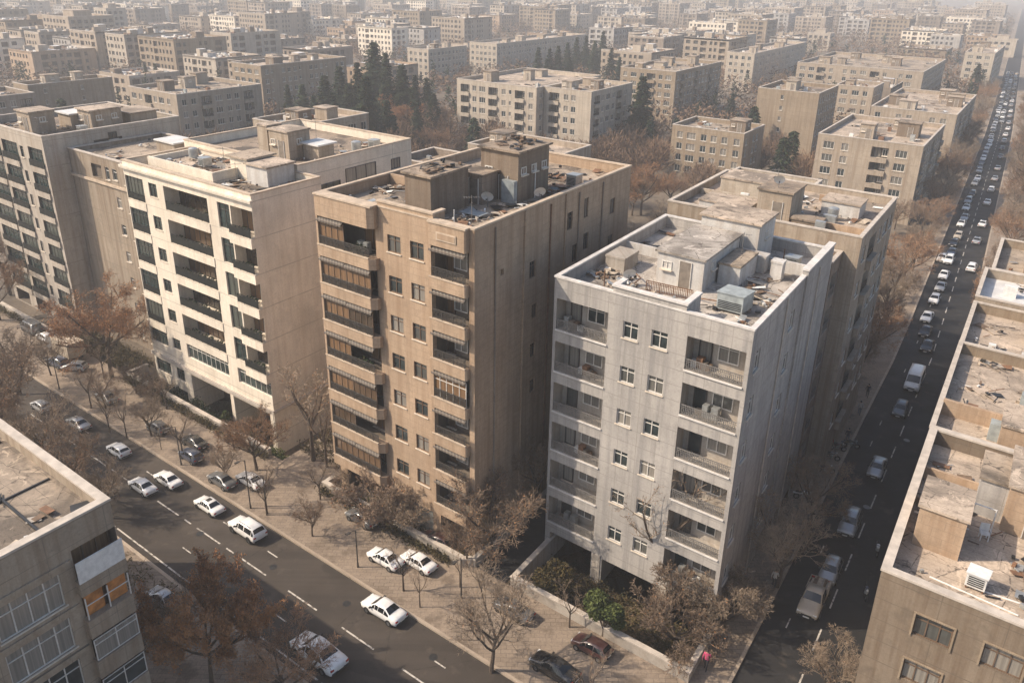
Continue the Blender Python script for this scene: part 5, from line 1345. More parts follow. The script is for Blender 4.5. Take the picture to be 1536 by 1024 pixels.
def car_details(kind):
    """small parts: name -> list of meshes"""
    key = ('cd', kind)
    if key in _cache: return _cache[key]
    S = ST[kind]['s']; xf, xr = S[-1][0], S[0][0]; f2, r2 = S[-2], S[1]; out = []
    if kind == 'pickup': xr = -2.55; r2 = (xr, .45, .88, .95, .86, 1.0, .8)
    for sy in (-1, 1):
        b = MB(); y = f2[2] * .74 * sy; z = f2[3] - .06; b.box(xf - .22, xf - .03, y - .15, y + .15, z - .06, z + .07, M['lamp']); out.append(('headlight', b.mesh('headlight')))
        b = MB(); y = r2[2] * .78 * sy; z = r2[3] - .08; b.box(xr - .015, xr + .16, y - .13, y + .13, z - .07, z + .08, M['tail']); out.append(('tail_light', b.mesh('tail_light')))
        i = ST[kind]['front'][1]; b = MB(); y = (S[i][4] + .1) * sy; b.box(S[i][0] - .32, S[i][0] - .18, y - .1, y + .1, S[i][3] + .04, S[i][3] + .18, M['trim']); out.append(('mirror', b.mesh('mirror')))
    b = MB(); b.box(xf - .05, xf + .04, -f2[2] * .78, f2[2] * .78, S[-1][1] - .04, S[-1][1] + .13, M['trim']); out.append(('front_bumper', b.mesh('front_bumper')))
    b = MB(); b.box(xr - .05, xr + .05, -r2[2] * .85, r2[2] * .85, .38, .54, M['trim']); out.append(('rear_bumper', b.mesh('rear_bumper')))
    b = MB(); b.box(xf - .12, xf + .012, -.42, .42, S[-1][3] - .12, S[-1][3] - .0, M['trim']); out.append(('grille', b.mesh('grille')))
    b = MB(); b.box(xf + .042, xf + .055, -.25, .25, S[-1][1] - .02, S[-1][1] + .10, M['plate']); out.append(('number_plate', b.mesh('number_plate')))
    b = MB(); b.box(xr - .06, xr - .052, -.25, .25, .56, .68, M['plate']); out.append(('number_plate', b.mesh('number_plate')))
    if kind == 'sedan':
        b = MB(); b.box(-.35, .22, -.33, .33, 1.487, 1.495, M['carglass']); out.append(('sunroof', b.mesh('sunroof')))
    if kind == 'suv':
        for sy in (-1, 1): b = MB(); b.box(-1.5, .3, sy * .58 - .02, sy * .58 + .02, 1.72, 1.76, M['trim']); out.append(('roof_rack', b.mesh('roof_rack')))
    _cache[key] = out
    return out
def glass_parts(kind):
    key = ('gp', kind)
    if key not in _cache:
        out = []
        for nm, qs in (('windscreen', screen_pts(kind, 'front')), ('rear_window', screen_pts(kind, 'rear')), ('side_window', side_pts(kind, 1)), ('side_window', side_pts(kind, -1))):
            b = MB()
            for q in qs: b.face([tuple(p) for p in q], M['carglass'])
            out.append((nm, b.mesh(nm)))
        _cache[key] = out
    return _cache[key]
def body_mesh(kind, colour):
    key = ('bm', kind, colour)
    if key not in _cache:
        b = MB(); car_body(b, kind, CARC[colour]); me = b.mesh('body', True)
        _cache[key] = me
    return _cache[key]
HEAD_UP = math.pi                                 # towards -u (up the avenue)
NAMES = {'sedan': ('car', 'car'), 'hatch': ('hatchback', 'car'), 'suv': ('suv', 'car'), 'van': ('van', 'van'), 'pickup': ('pickup_truck', 'pickup truck')}
def vehicle(kind, colour, u, v, rz, label, group=None, z=0.004, roofglass=False, sc=1.0):
    nm, cat = NAMES[kind]
    t = thing(nm, label, cat, u, v, z, rz, group); t.scale = (sc, sc, sc)
    inst(body_mesh(kind, colour), 'body', t)
    for n, me in glass_parts(kind): inst(me, n, t)
    for n, me in car_details(kind):
        if n == 'sunroof' and not roofglass: continue
        inst(me, n, t)
    d = ST[kind]; ty, rm = wheel_meshes(d['wr'])
    for wx in d['wheels']:
        for sy in (-1, 1):
            y = (.80 if kind in ('sedan', 'hatch') else .85) * sy
            w = inst(ty, 'wheel', t, (wx, y, d['wr'])); inst(rm, 'rim', w)
    return t
def merge_mesh(parts, name):
    b = MB()
    for me, off in parts:
        mats = list(me.materials); base = len(b.v); b.v.extend([(p.co.x + off[0], p.co.y + off[1], p.co.z + off[2]) for p in me.vertices])
        for p in me.polygons: b.f.append(tuple(base + i for i in p.vertices)); b.mi.append(b.m(mats[p.material_index]))
    return b.mesh(name)
def far_vehicle(kind, colour, u, v, rz, label, group):
    key = ('fv', kind, colour)
    if key not in _cache:
        d = ST[kind]; ty, rm = wheel_meshes(d['wr'])
        ps = [(body_mesh(kind, colour), (0, 0, 0))] + [(m_, (0, 0, 0)) for n, m_ in glass_parts(kind)] + [(m_, (0, 0, 0)) for n, m_ in car_details(kind)]
        ps += [(ty, (wx, .8 * sy, d['wr'])) for wx in d['wheels'] for sy in (-1, 1)]
        _cache[key] = merge_mesh(ps, NAMES[kind][0])
    o = inst(_cache[key], NAMES[kind][0], None, UVW(u, v, .004), rz); o.scale = (.8, .8, .8); return tag(o, label, NAMES[kind][1], group)
def lorry(u, v, rz, label):
    t = thing('lorry', label, 'lorry', u, v, .004, rz)
    b = MB(); b.box(-3.0, 2.6, -.45, .45, .55, .75, M['trim']); b.build('chassis', t)
    b = MB(); b.box(-3.1, .9, -1.05, 1.05, .8, 2.6, CARC['beige'], M['paleplank']); 
    for x in np.arange(-2.8, .9, .6): b.box(x, x + .06, -1.08, 1.08, .82, 2.56, CARC['beige'])
    b.build('cargo_box', t)
    b = MB(); 
    prof = [(1.05, .6), (2.75, .6), (2.75, 1.35), (2.45, 2.2), (1.05, 2.25)]
    for y in (-.98, .98): b.face([(x, y, z) for x, z in (prof if y < 0 else prof[::-1])], CARC['grey'])
    for i in range(5): (x0, z0), (x1, z1) = prof[i], prof[(i + 1) % 5]; b.face([(x0, -.98, z0), (x0, .98, z0), (x1, .98, z1), (x1, -.98, z1)], CARC['grey'])
    c = b.build('cab', t)
    g = MB(); g.face([(2.76, -.85, 1.42), (2.76, .85, 1.42), (2.50, .85, 2.14), (2.50, -.85, 2.14)], M['carglass']); g.build('windscreen', c)
    ty, rm = wheel_meshes(.42)
    for wx in (-1.9, 1.9):
        for sy in (-1, 1): w = inst(ty, 'wheel', t, (wx, .92 * sy, .42)); inst(rm, 'rim', w)
    return t
def motorbike(u, v, rz, label, col='black', group='motorbikes parked along the side street'):
    t = thing('motorbike', label, 'motorbike', u, v, .14, rz, group); ty, rm = wheel_meshes(.28)
    for wx in (-.62, .62):
        w = inst(ty, 'wheel', t, (wx, 0, .28)); w.scale = (1, .5, 1); inst(rm, 'rim', w)
    key = ('mb', col)
    if key not in _cache:
        b = MB(); b.tube([(-.35, 0, .62), (.0, 0, .78), (.32, 0, .72)], [.10, .15, .10], CARC[col], 8); b.tube([(.0, 0, .3), (.05, 0, .6)], [.16, .14], M['metal'], 8); b.tube([(-.62, 0, .3), (.1, 0, .45)], .035, M['trim'], 5); b.tube([(-.95, 0, .62), (-.6, 0, .62), (-.3, 0, .6)], [.06, .09, .08], CARC[col], 6)
        c = MB(); c.tube([(-.75, 0, .78), (-.3, 0, .80), (-.05, 0, .84)], [.09, .12, .08], M['rubber'], 8)
        d = MB(); d.tube([(.62, 0, .28), (.42, 0, .75), (.34, 0, .98)], .035, M['metal'], 5); d.tube([(.28, -.34, 1.0), (.36, 0, .98), (.28, .34, 1.0)], .022, M['trim'], 5); d.tube([(.44, 0, .86), (.52, 0, .85)], [.09, .08], M['lamp'], 8)
        _cache[key] = (b.mesh('frame'), c.mesh('saddle'), d.mesh('fork'))
    for n, me in zip(('frame', 'saddle', 'fork'), _cache[key]): inst(me, n, t)
    return t
# ------------------------------------------------------------------ people (only a few pixels tall)
def person(u, v, rz, label, top, legs, z=.14, stride=.16):
    t = thing('person', label, 'person', u, v, z, rz, 'people walking on the side street pavement')
    J = dict(pel=(0, 0, .95), sp=(0, 0, 1.15), ch=(0, 0, 1.35), nk=(0, 0, 1.48), hd=(.02, 0, 1.60), ht=(.02, 0, 1.72))
    V_ = []; E_ = []; Rr = []; id_ = {}
    def add(n, co, r, par=None):
        id_[n] = len(V_); V_.append(co); Rr.append(r)
        if par: E_.append((id_[par], id_[n]))
    add('pel', J['pel'], (.15, .12)); add('sp', J['sp'], (.14, .11), 'pel'); add('ch', J['ch'], (.17, .12), 'sp'); add('nk', J['nk'], (.06, .06), 'ch'); add('hd', J['hd'], (.085, .10), 'nk'); add('ht', J['ht'], (.07, .08), 'hd')
    for s, q in ((1, 1), (-1, -1)):
        k = 'l' if s > 0 else 'r'; f = stride * q
        add(k + 'hip', (0, .10 * s, .88), (.095, .095), 'pel'); add(k + 'kn', (f * .7 + .03, .10 * s, .50), (.062, .062), k + 'hip'); add(k + 'an', (f * 1.0 - .05, .10 * s, .09), (.042, .042), k + 'kn'); add(k + 'to', (f * 1.0 + .13, .11 * s, .035), (.04, .03), k + 'an')
        add(k + 'sh', (0, .19 * s, 1.41), (.065, .065), 'ch'); add(k + 'el', (-f * .5, .25 * s, 1.13), (.045, .045), k + 'sh'); add(k + 'wr', (-f * .7 + .07, .25 * s, .90), (.030, .030), k + 'el'); add(k + 'pa', (-f * .7 + .09, .25 * s, .82), (.034, .020), k + 'wr')
    me = bpy.data.meshes.new('body'); me.from_pydata(V_, E_, [])
    o = bpy.data.objects.new('body', me); COL.objects.link(o)
    m = o.modifiers.new('s', 'SKIN'); sl = me.skin_vertices[0].data
    for i, r in enumerate(Rr): sl[i].radius = r; sl[i].use_root = (i == 0)
    o.modifiers.new('d', 'SUBSURF').levels = 1
    dg = bpy.context.evaluated_depsgraph_get(); nm = bpy.data.meshes.new_from_object(o.evaluated_get(dg)); bpy.data.objects.remove(o)
    b = MB()
    b.v = [tuple(p.co) for p in nm.vertices]; tm, lm = CLOTH[top], CLOTH[legs]
    for p in nm.polygons:
        c = p.center; b.f.append(tuple(p.vertices))
        mt = M['skin'] if c.z > 1.47 or (abs(c.y) > .2 and c.z < .93) else (M['rubber'] if c.z < .09 else (tm if c.z > .93 else lm)); b.mi.append(b.m(mt))
    for s in (1, -1):                              # fingers and thumb, slightly curled
        f = stride * s; w = Vector((-f * .7 + .09, .25 * s, .80))
        for k, (dx, L) in enumerate(((-.026, .065), (-.009, .078), (.009, .074), (.026, .058))):
            p0 = w + Vector((dx, 0, -.01)); b.tube([p0, p0 + Vector((.004, -.006 * s, -L * .55)), p0 + Vector((.016, -.02 * s, -L))], [.009, .008, .006], M['skin'], 5)
        b.tube([w + Vector((.03, 0, .03)), w + Vector((.05, -.01 * s, .0)), w + Vector((.052, -.02 * s, -.03))], [.011, .010, .007], M['skin'], 5)
    b.tube([(.10, 0, 1.63), (.125, 0, 1.60)], [.012, .016], M['skin'], 5)
    for s in (1, -1): b.tube([(.095, .035 * s, 1.645), (.104, .035 * s, 1.645)], .011, M['hair'], 6); b.tube([(.02, .086 * s, 1.62), (.015, .10 * s, 1.63)], [.02, .014], M['skin'], 6)
    b.tube([(.098, -.025, 1.565), (.104, 0, 1.563), (.098, .025, 1.565)], .007, CLOTH['pink'], 4)
    b.build('body', t, smooth=True)
    h = MB(); N = 10
    for i in range(4):
        for j in range(N):
            def q(i, j): th = i * math.pi / 2 / 4 * 1.15; a = 2 * math.pi * j / N; return (-.005 + .105 * math.sin(th) * math.cos(a), .098 * math.sin(th) * math.sin(a), 1.64 + .125 * math.cos(th))
            h.face([q(i, j), q(i + 1, j), q(i + 1, j + 1), q(i, j + 1)], M['hair'])
    h.build('hair', t, smooth=True)
    return t
CLOTH = {'pink': plain('pink_cloth', (.45, .06, .14), .9), 'dark': plain('dark_cloth', (.025, .025, .03), .9), 'denim': plain('denim_cloth', (.05, .07, .11), .9), 'pale': plain('pale_cloth', (.5, .48, .45), .9), 'red': plain('red_cloth', (.32, .03, .025), .9)}
# ------------------------------------------------------------------ ground, streets, pavements
def sheet(name, polys, z, mat, kind='structure', label=None, cat=None):
    b = MB()
    for p in polys: b.face([UVW(u, v, z) for u, v in p], mat)
    o = b.build(name); tag(o, label or None, cat, None, kind); return o
def rect(u0, u1, v0, v1): return [(u0, v0), (u1, v0), (u1, v1), (u0, v1)]
GU = [-5000, -84, -56, -28.2, -12.2, 5000]; GV = [-1200, 41.8, 60, 73, 8000]
gb = MB()
def gz(i, j):
    if i == 1 and j == 1: return -2.4
    if i == 3 and j in (1, 2): return -1.0
    return -.15
for i in range(5):
    for j in range(4):
        z = gz(i, j); m_ = M['soil'] if z < -.5 else M['ground']
        gb.face([UVW(GU[i], GV[j], z), UVW(GU[i+1], GV[j], z), UVW(GU[i+1], GV[j+1], z), UVW(GU[i], GV[j+1], z)], m_)
        if i < 4 and gz(i + 1, j) != z: gb.face([UVW(GU[i+1], GV[j], z), UVW(GU[i+1], GV[j+1], z), UVW(GU[i+1], GV[j+1], gz(i+1, j)), UVW(GU[i+1], GV[j], gz(i+1, j))], M['concrete'])
        if j < 3 and gz(i, j + 1) != z: gb.face([UVW(GU[i], GV[j+1], z), UVW(GU[i+1], GV[j+1], z), UVW(GU[i+1], GV[j+1], gz(i, j+1)), UVW(GU[i], GV[j+1], gz(i, j+1))], M['concrete'])
tag(gb.build('ground'), kind='structure')
sheet('avenue', [rect(-900, 60, 25.4, 34.4)], 0.0, M['asphalt'])
b = MB()
T_ = lambda x, y, z: UVW(x, y, z)
b.box(-900, -9.95, 34.65, 41.75, -.14, .14, M['paver'], T=T_); b.box(-900, 60, 17.6, 25.1, -.14, .14, M['paver'], T=T_)
b.box(-56, -49.2, 41.752, 60, -.14, .13, M['paver'], T=T_); b.box(-31.0, -28.21, 41.752, 75, -.14, .13, M['asphalt_shaded'], T=T_)
tag(b.build('pavement'), kind='structure')
b = MB()
b.box(-900, -9.95, 34.40, 34.648, -.14, .165, M['kerb'], T=T_); b.box(-900, 60, 25.102, 25.398, -.14, .165, M['kerb'], T=T_)
tag(b.build('kerb'), kind='structure')
VS = [34.41] + list(np.arange(50, 120, 14)) + [float(x) for x in np.arange(120, 420, 20)] + [float(x) for x in np.arange(420, 1700, 60)]
def strip(o0, o1, z, vs=VS): return [[(street_u(a) + o0, a), (street_u(a) + o1, a), (street_u(c) + o1, c), (street_u(c) + o0, c)] for a, c in zip(vs, vs[1:])]
sheet('side_street', strip(-3.9, 3.3, 0), .0, M['asphalt_shaded'])
def slab(name, o0, o1, z, mat, vs):
    b = MB()
    for p in strip(o0, o1, z, vs):
        lo = [UVW(u, v, -.14) for u, v in p]; hi = [UVW(u, v, z) for u, v in p]
        b.face(hi, mat)
        for i in (1, 3): b.face([lo[i], lo[(i+1) % 4], hi[(i+1) % 4], hi[i]], mat)
        b.face([lo[0], lo[1], hi[1], hi[0]], mat)
    tag(b.build(name), kind='structure')
VS2 = [41.76] + VS[1:]; VS3 = [36.0] + VS[1:]
slab('side_pavement', -7.2, -4.15, .135, M['paver'], VS2); slab('side_pavement', 3.55, 7.5, .135, M['paver'], VS3)
slab('side_kerb', -4.148, -3.9, .16, M['kerb'], [34.41] + VS2[1:]); slab('side_kerb', 3.3, 3.548, .16, M['kerb'], VS3)
# painted markings
mk = []; rgm = random.Random(1)
u = -420.0
while u < 40:
    mk.append(rect(u, u + 3.4, 30.33, 30.46)); 
    if rgm.random() < .45: mk.append(rect(u + 4.3, u + 5.3, 30.33, 30.46))
    if rgm.random() < .55: mk.append(rect(u + 1.2, u + 2.5, 32.3, 32.41))
    if rgm.random() < .5: mk.append(rect(u + 1.2, u + 2.4, 28.1, 28.2))
    u += 6.2
u = -420.0
while u < 40:
    L = rgm.uniform(5, 12); mk.append(rect(u, u + L, 25.95, 26.08)); u += L + rgm.uniform(.05, .4)
v = 40.0
while v < 330:
    c = street_u(v); mk.append([(c - .05, v), (c + .07, v), (street_u(v + 2.6) + .07, v + 2.6), (street_u(v + 2.6) - .05, v + 2.6)])
    if rgm.random() < .4: mk.append(rect(c - 2.3, c - 2.2, v + 1, v + 2.2))
    v += 5.2
sheet('lane_markings', mk, .004, M['paint'])
# the ramp and the plinth under the grey block's rear
# ------------------------------------------------------------------ low garden walls
def garden_wall(label, pts, h=.95, t=.34, z0=-.1):
    T = thing('garden_wall', label, 'wall', pts[0][0], pts[0][1], 0, 0, 'low walls round the front gardens')
    ox, oy = W2(*pts[0]); b = MB(); c = MB()
    for (a, d) in zip(pts, pts[1:]):
        p = Vector(W2(*a)) - Vector((ox, oy)); q = Vector(W2(*d)) - Vector((ox, oy)); e = (q - p); L = e.length; e.normalize(); n = Vector((-e.y, e.x))
        f = lambda x, y, z: ((p + e * x + n * y).x, (p + e * x + n * y).y, z)
        b.box(-t/2, L - t/2 - .003, -t/2, t/2, z0, h, M['concrete'], T=f); c.box(-t/2 - .05, L - t/2 - .06, -t/2 - .05, t/2 + .05, h, h + .11, M['coping'], T=f)
    b.build('masonry', T); c.build('coping', T); return T
garden_wall('low stone wall bounding the grey block garden along the avenue and side street', [(-27.4, 50.0), (-27.4, 41.95), (-12.35, 41.95), (-12.35, 47.2)], .95, z0=-1.0)
garden_wall('low cracked wall at the foot of the tan block, turning into the dark alley', [(-49.0, 42.2), (-49.0, 41.25), (-32.0, 41.25), (-31.3, 41.8), (-31.15, 58.0)], .85)
garden_wall('low wall in front of the cream block planting strip', [(-84.2, 44.0), (-84.2, 41.6), (-57.5, 41.6)], .75, z0=-2.3)
garden_wall('low wall running past the sand block at the far left', [(-150.0, 41.6), (-101.5, 41.6)], .8)
def planting(name, label, u0, u1, v0, v1, z, n, seed, hmax=.8, mat=None, kind='stuff'):
    rg = random.Random(seed); b = MB(); mat = mat or M['scrub']
    for i in range(n):
        u, v = rg.uniform(u0, u1), rg.uniform(v0, v1); x, y = W2(u, v); hh = rg.uniform(.15, hmax) * (.4 + .6 * (math.sin(u * 1.3 + seed) * math.cos(v * 1.7) + 1) / 2)
        for k in range(3):
            p = Vector((x + rg.gauss(0, .1), y + rg.gauss(0, .1), z)); q = p + Vector((rg.gauss(0, .25), rg.gauss(0, .25), hh)); ribbon(b, p, q, rg.uniform(.03, .09), mat, rg)
            d = Vector((rg.uniform(-1, 1), rg.uniform(-1, 1), rg.uniform(-.3, .6))).normalized() * .18; ribbon(b, q, q + d, .12, mat, rg)
    o = b.build(name); return tag(o, label, 'plants', None, kind)
planting('ground_cover', 'dry scrub and low plants in the grey block garden', -27, -12.7, 42.3, 47.4, -1.0, 1300, 1)
planting('ground_cover', 'dark scrub at the foot of the tan block', -48.6, -32, 41.5, 42.3, .0, 500, 2, 1.0)
planting('hedge_planting', 'dark hedge strip in front of the cream block', -83.5, -70, 42.2, 44.2, -2.4, 2600, 3, 2.6, M['needle'])
planting('ground_cover', 'green scrub right of the cream block entrance', -66, -57.5, 42.0, 44.2, -2.4, 900, 4, 1.6, M['green'])
planting('ground_cover', 'scrub in the garden between the cream and tan blocks', -56, -49.5, 44, 58, .14, 900, 5, 1.0)
planting('ground_cover', 'dry scrub along the yard below the annex', -101, -85, 42.0, 45.8, -.15, 900, 6, 1.2)
# ------------------------------------------------------------------ trees placed by survey
def hfor(u, v, ytop, z=0):
    lo, hi = .5, 30
    for _ in range(30):
        m = (lo + hi) / 2
        if pxy(u, v, z + m)[1] > ytop: lo = m
        else: hi = m
    return lo
SG = 'bare trees in the streets and gardens'
def tr(kind, px, py, ytop, label, wide=1.0, z=.14, **k):
    u, v = at(px, py, z); return tree(kind, u, v, hfor(u, v, ytop, z), label, wide, z=z, group=k.pop('group', SG), **k)
tr('rust', 168, 566, 416, 'big rust brown tree before the annex and cream block', 1.0)
tr('orange2', 385, 705, 615, 'small brown tree at the cream block entrance', 1.15)
tr('orange', 318, 1030, 838, 'large orange leaved tree standing in front of the avenue, bottom left', .72)
tr('bare2', 268, 985, 870, 'dark bare tree right of the corner block with ribbon windows', .75)
tr('bare2', 737, 1005, 858, 'bare forked tree on the kerb in front of the grey car', .95)
tr('bare3', 738, 846, 705, 'bare tree at the right corner of the tan block garden', 1.15)
tr('shrub', 560, 778, 692, 'spreading bare shrub under the tan block left balconies', 1.2)
tr('shrub2', 610, 800, 730, 'second bare shrub by the tan block garage doors', 1.0)
tr('thin', 985, 905, 700, 'thin bare tree rising in front of the grey block windows', .9, z=-1.0)
tr('shrub', 1012, 975, 850, 'bushy bare shrub below the grey block right loggias', 1.0, z=-1.0)
tr('shrub2', 1085, 945, 850, 'tangled bare shrub at the grey block street corner', 1.1, z=-.2)
tr('shrub', 955, 850, 775, 'low bare shrub beside the grey block middle pier', .8, z=-1.0)
tr('bare2', 1165, 880, 745, 'dark bare tree shading the side street kerb by the grey block', 1.0)
tr('bare1', 1215, 790, 690, 'bare tree further along the grey block side', 1.1)
tr('bare1', 800, 770, 640, 'bare tree in the dark alley beside the tan block', .8)
tr('thin', 470, 690, 545, 'bare tree in the gap between cream and tan blocks', 1.1)
tr('thin', 490, 700, 600, 'slim bare tree against the tan block left corner', 1.0)
tr('bare2', 1240, 1050, 955, 'pale bare tree at the lower right block corner', 1.0)
tr('bare3', 700, 850, 770, 'low bare tree by the red parked car', 1.0)
tr('bare2', 520, 730, 690, 'low bare tree near the tan block left garden corner', 1.2)
for i, (px, py, yt, k) in enumerate(((25, 640, 500, 'bare1'), (75, 700, 590, 'bare2'), (115, 745, 640, 'bare3'), (160, 775, 690, 'bare2'), (30, 590, 480, 'bare2'), (5, 690, 545, 'bare3'), (205, 1000, 900, 'thin'), (430, 1060, 940, 'orange2'))):
    tr(k, px, py, yt, 'bare roadside tree before the avenue, %s counted from the upper left verge' % ordn(i), 1.1)
for i, (px, py, yt) in enumerate(((137, 612, 545), (165, 648, 585), (160, 628, 600), (190, 655, 590), (242, 674, 640), (630, 910, 850), (400, 772, 715), (560, 790, 750), (690, 880, 830))):
    tr('thin', px, py, yt, 'thin young bare tree on the avenue pavement, %s from the left' % ordn(i), .8, group='young bare trees on the avenue pavement')
for i, (px, py, yt) in enumerate(((118, 520, 470), (205, 590, 545), (232, 600, 560), (0, 480, 380), (15, 440, 330), (45, 420, 350))):
    tr(('orange2', 'bare1', 'shrub', 'orange2', 'bare3', 'bare1')[i], px, py, yt, 'brown garden tree before the sand block and annex, %s from the left' % ORD[(3, 4, 5, 0, 1, 2)[i]], 1.1)
for i, (u, v, k, h) in enumerate(((-92, 36, 'bare2', 5), (-86, 39.5, 'thin', 5), (-79.5, 36, 'bare1', 4.6), (-74, 40.2, 'thin', 4.5), (-70.5, 36.1, 'bare2', 4.8), (-64.5, 35.9, 'thin', 5), (-61.5, 40, 'bare3', 3.6), (-57.5, 36, 'bare2', 4.2), (-51.5, 36, 'thin', 4.6), (-48.2, 39.8, 'thin', 4), (-45, 35.9, 'bare1', 3.8), (-39.5, 40.4, 'bare3', 3), (-34.2, 36, 'thin', 4.2), (-21.5, 41, 'thin', 3.6), (-17, 36, 'thin', 4))):
    tree(k, u, v, h, 'slender bare tree along the avenue pavement edge, %s counted from the upper end' % ordn(i), 1.0, group='young bare trees on the avenue pavement', z=.14)
planting('ground_cover', 'dry planting strip along the cream block wall', -84, -57.5, 40.7, 41.4, .14, 700, 8, .7)
planting('ground_cover', 'dry planting strip along the tan block wall', -49, -33, 40.5, 41.05, .14, 420, 9, .6)
planting('ground_cover', 'dry planting strip at the foot of the sand block wall', -140, -101, 40.6, 41.4, .14, 500, 10, .8)
planting('ground_cover', 'dead leaves and scrub on the near verge of the avenue', -95, -45, 17.9, 24.6, .14, 1100, 12, .5)
BG = 'evergreens in the front gardens'
def bush(label, px, py, ytop, z, meshes, name, rw):
    u, v = at(px, py, z); t = thing(name, label, 'tree', u, v, z, 0, BG); inst(meshes[0], 'trunk', t); inst(meshes[1], 'crown', t); return t
bush('round brownish evergreen at the left corner of the grey block garden', 828, 905, 820, -1.0, leafy_bush(1, 2.9, 1.9, 7000, M['olive'], .13, .7), 'evergreen_tree', 1)
bush('bright green leafy tree leaning over the grey block garden wall', 903, 965, 860, -.6, leafy_bush(2, 3.4, 1.75, 6500, M['green'], .15, 1.5, 8), 'evergreen_tree', 1)
bush('small green shrub beside the cream block entrance pillar', 340, 640, 610, -1.5, leafy_bush(3, 1.6, .9, 1500, M['green'], .13, .2, 5), 'evergreen_shrub', 1)
CG = 'dark conifers among the blocks'
def topat(kind, px, py, h, label, wide=1.0, group=CG, z=-.15):
    u, v = at(px, py, h + z)
    return tree(kind, u, v, h, label, wide, group=group, z=z, cat='conifer' if kind.startswith('con') else 'tree')
topat('con0', 965, 113, 20, 'tall lone dark conifer right of the cream complex', 1.55)
for i, (px, py, h) in enumerate(sorted(((560, 62, 25), (535, 92, 22), (508, 98, 20), (486, 112, 19), (578, 78, 23), (602, 96, 20), (622, 110, 18), (640, 116, 17), (452, 124, 16), (548, 112, 21), (522, 122, 17), (430, 126, 15), (500, 140, 16), (580, 148, 15), (470, 142, 14), (557, 158, 14), (515, 160, 13), (590, 172, 12), (650, 138, 14), (625, 158, 12)))):
    topat('con%d' % (i % 3), px, py, h, 'dark conifer, %s from the left in the large conifer grove' % ordn(i), (1.05, 1.45, 1.2, 1.6)[i % 4])
for i, (px, py, h) in enumerate(sorted(((808, 70, 17), (825, 72, 17), (838, 68, 18), (852, 62, 18), (866, 55, 18), (880, 52, 19), (905, 47, 20), (893, 60, 18), (918, 70, 17), (820, 86, 15), (855, 85, 16), (930, 85, 15)))):
    topat('con%d' % (i % 3), px, py, h, 'dark conifer, %s from the left in the row above the cream complex' % ordn(i), 1.19)
for i, (px, py, h, l) in enumerate(((205, 108, 10, 'left'), (217, 96, 12, 'middle'), (232, 95, 12, 'right'))): topat('con%d' % i, px, py, h, '%s conifer of the three above the upper left beige block' % l, 1.2)
topat('con1', 1100, 138, 10, 'small conifer left of the nearly blank tan block', 1.3); topat('con2', 1050, 150, 9, 'smaller conifer behind the small brown block', 1.3)
topat('con0', 1470, 95, 13, 'dark broad evergreen beside the far end of the jammed street', 1.7); topat('con2', 385, 110, 10, 'conifer against the long ochre block wall', 1.1)
for i, (px, py, h, k, l) in enumerate(((605, 134, 13.5, 'orange', 'round rust brown tree in front of the conifer grove'), (655, 148, 12, 'bare3', 'brown tree just left of the cream complex'), (650, 185, 9.5, 'orange2', 'yellow brown tree at the foot of the cream complex'), (672, 86, 9, 'bare3', 'brown tree behind the cream complex left end'), (700, 92, 8, 'orange2', 'brown tree peeking over the cream complex roof'), (785, 86, 8, 'bare3', 'brown tree between the cream complex and conifer row'), (968, 236, 11.5, 'rust', 'large orange brown tree behind the tan block rear parapet'), (1010, 255, 8, 'orange2', 'brown tree at the small brown block left corner'), (1045, 245, 8, 'bare3', 'bare tree before the small brown block windows'), (1090, 262, 7, 'bare1', 'bare tree before the small brown block right corner'), (1205, 225, 8, 'orange2', 'brown tree in the gap beside the paired loggia block'), (1065, 110, 9, 'bare3', 'brown tree between the ochre long block and cream slab'), (1170, 108, 9, 'bare1', 'bare tree beside the cream slab'), (925, 130, 9, 'bare3', 'brown tree left of the ochre long block'), (100, 150, 9, 'orange2', 'brown tree over the sand block roof'), (590, 170, 8, 'bare1', 'brown tree low in the grove clearing'), (420, 100, 8, 'bare3', 'brown tree at the grove left end'))):
    topat(k, px, py, h, l, 1.05, SG)
# tree rows along the side street
def row(side, vs, off, grp, phrase, hs):
    for i, v_ in enumerate(vs):
        tree(('bare1', 'orange2', 'bare3', 'bare2')[i % 4], street_u(v_) + off + rgm.uniform(-.5, .5), v_, hs[0] + rgm.uniform(0, hs[1]), '%s bare tree up the %s of the side street' % (ordn(i), phrase), 1.1, group=grp, z=.1)
row('l', [95, 103, 111, 119, 127, 136, 145, 154, 163, 172, 181, 190, 200, 210, 220, 231, 242, 253, 264, 276, 288, 300, 315, 330, 345, 362, 380, 400], -7.0, 'bare trees on the left of the side street', 'left pavement', (6.5, 2.8))
row('r', [118, 126, 135, 144, 154, 164, 174, 185, 196, 208, 220, 233, 246, 260, 275, 290, 305, 322, 340, 360], 6.5, 'bare trees on the right of the side street', 'right pavement', (6.0, 2.5))
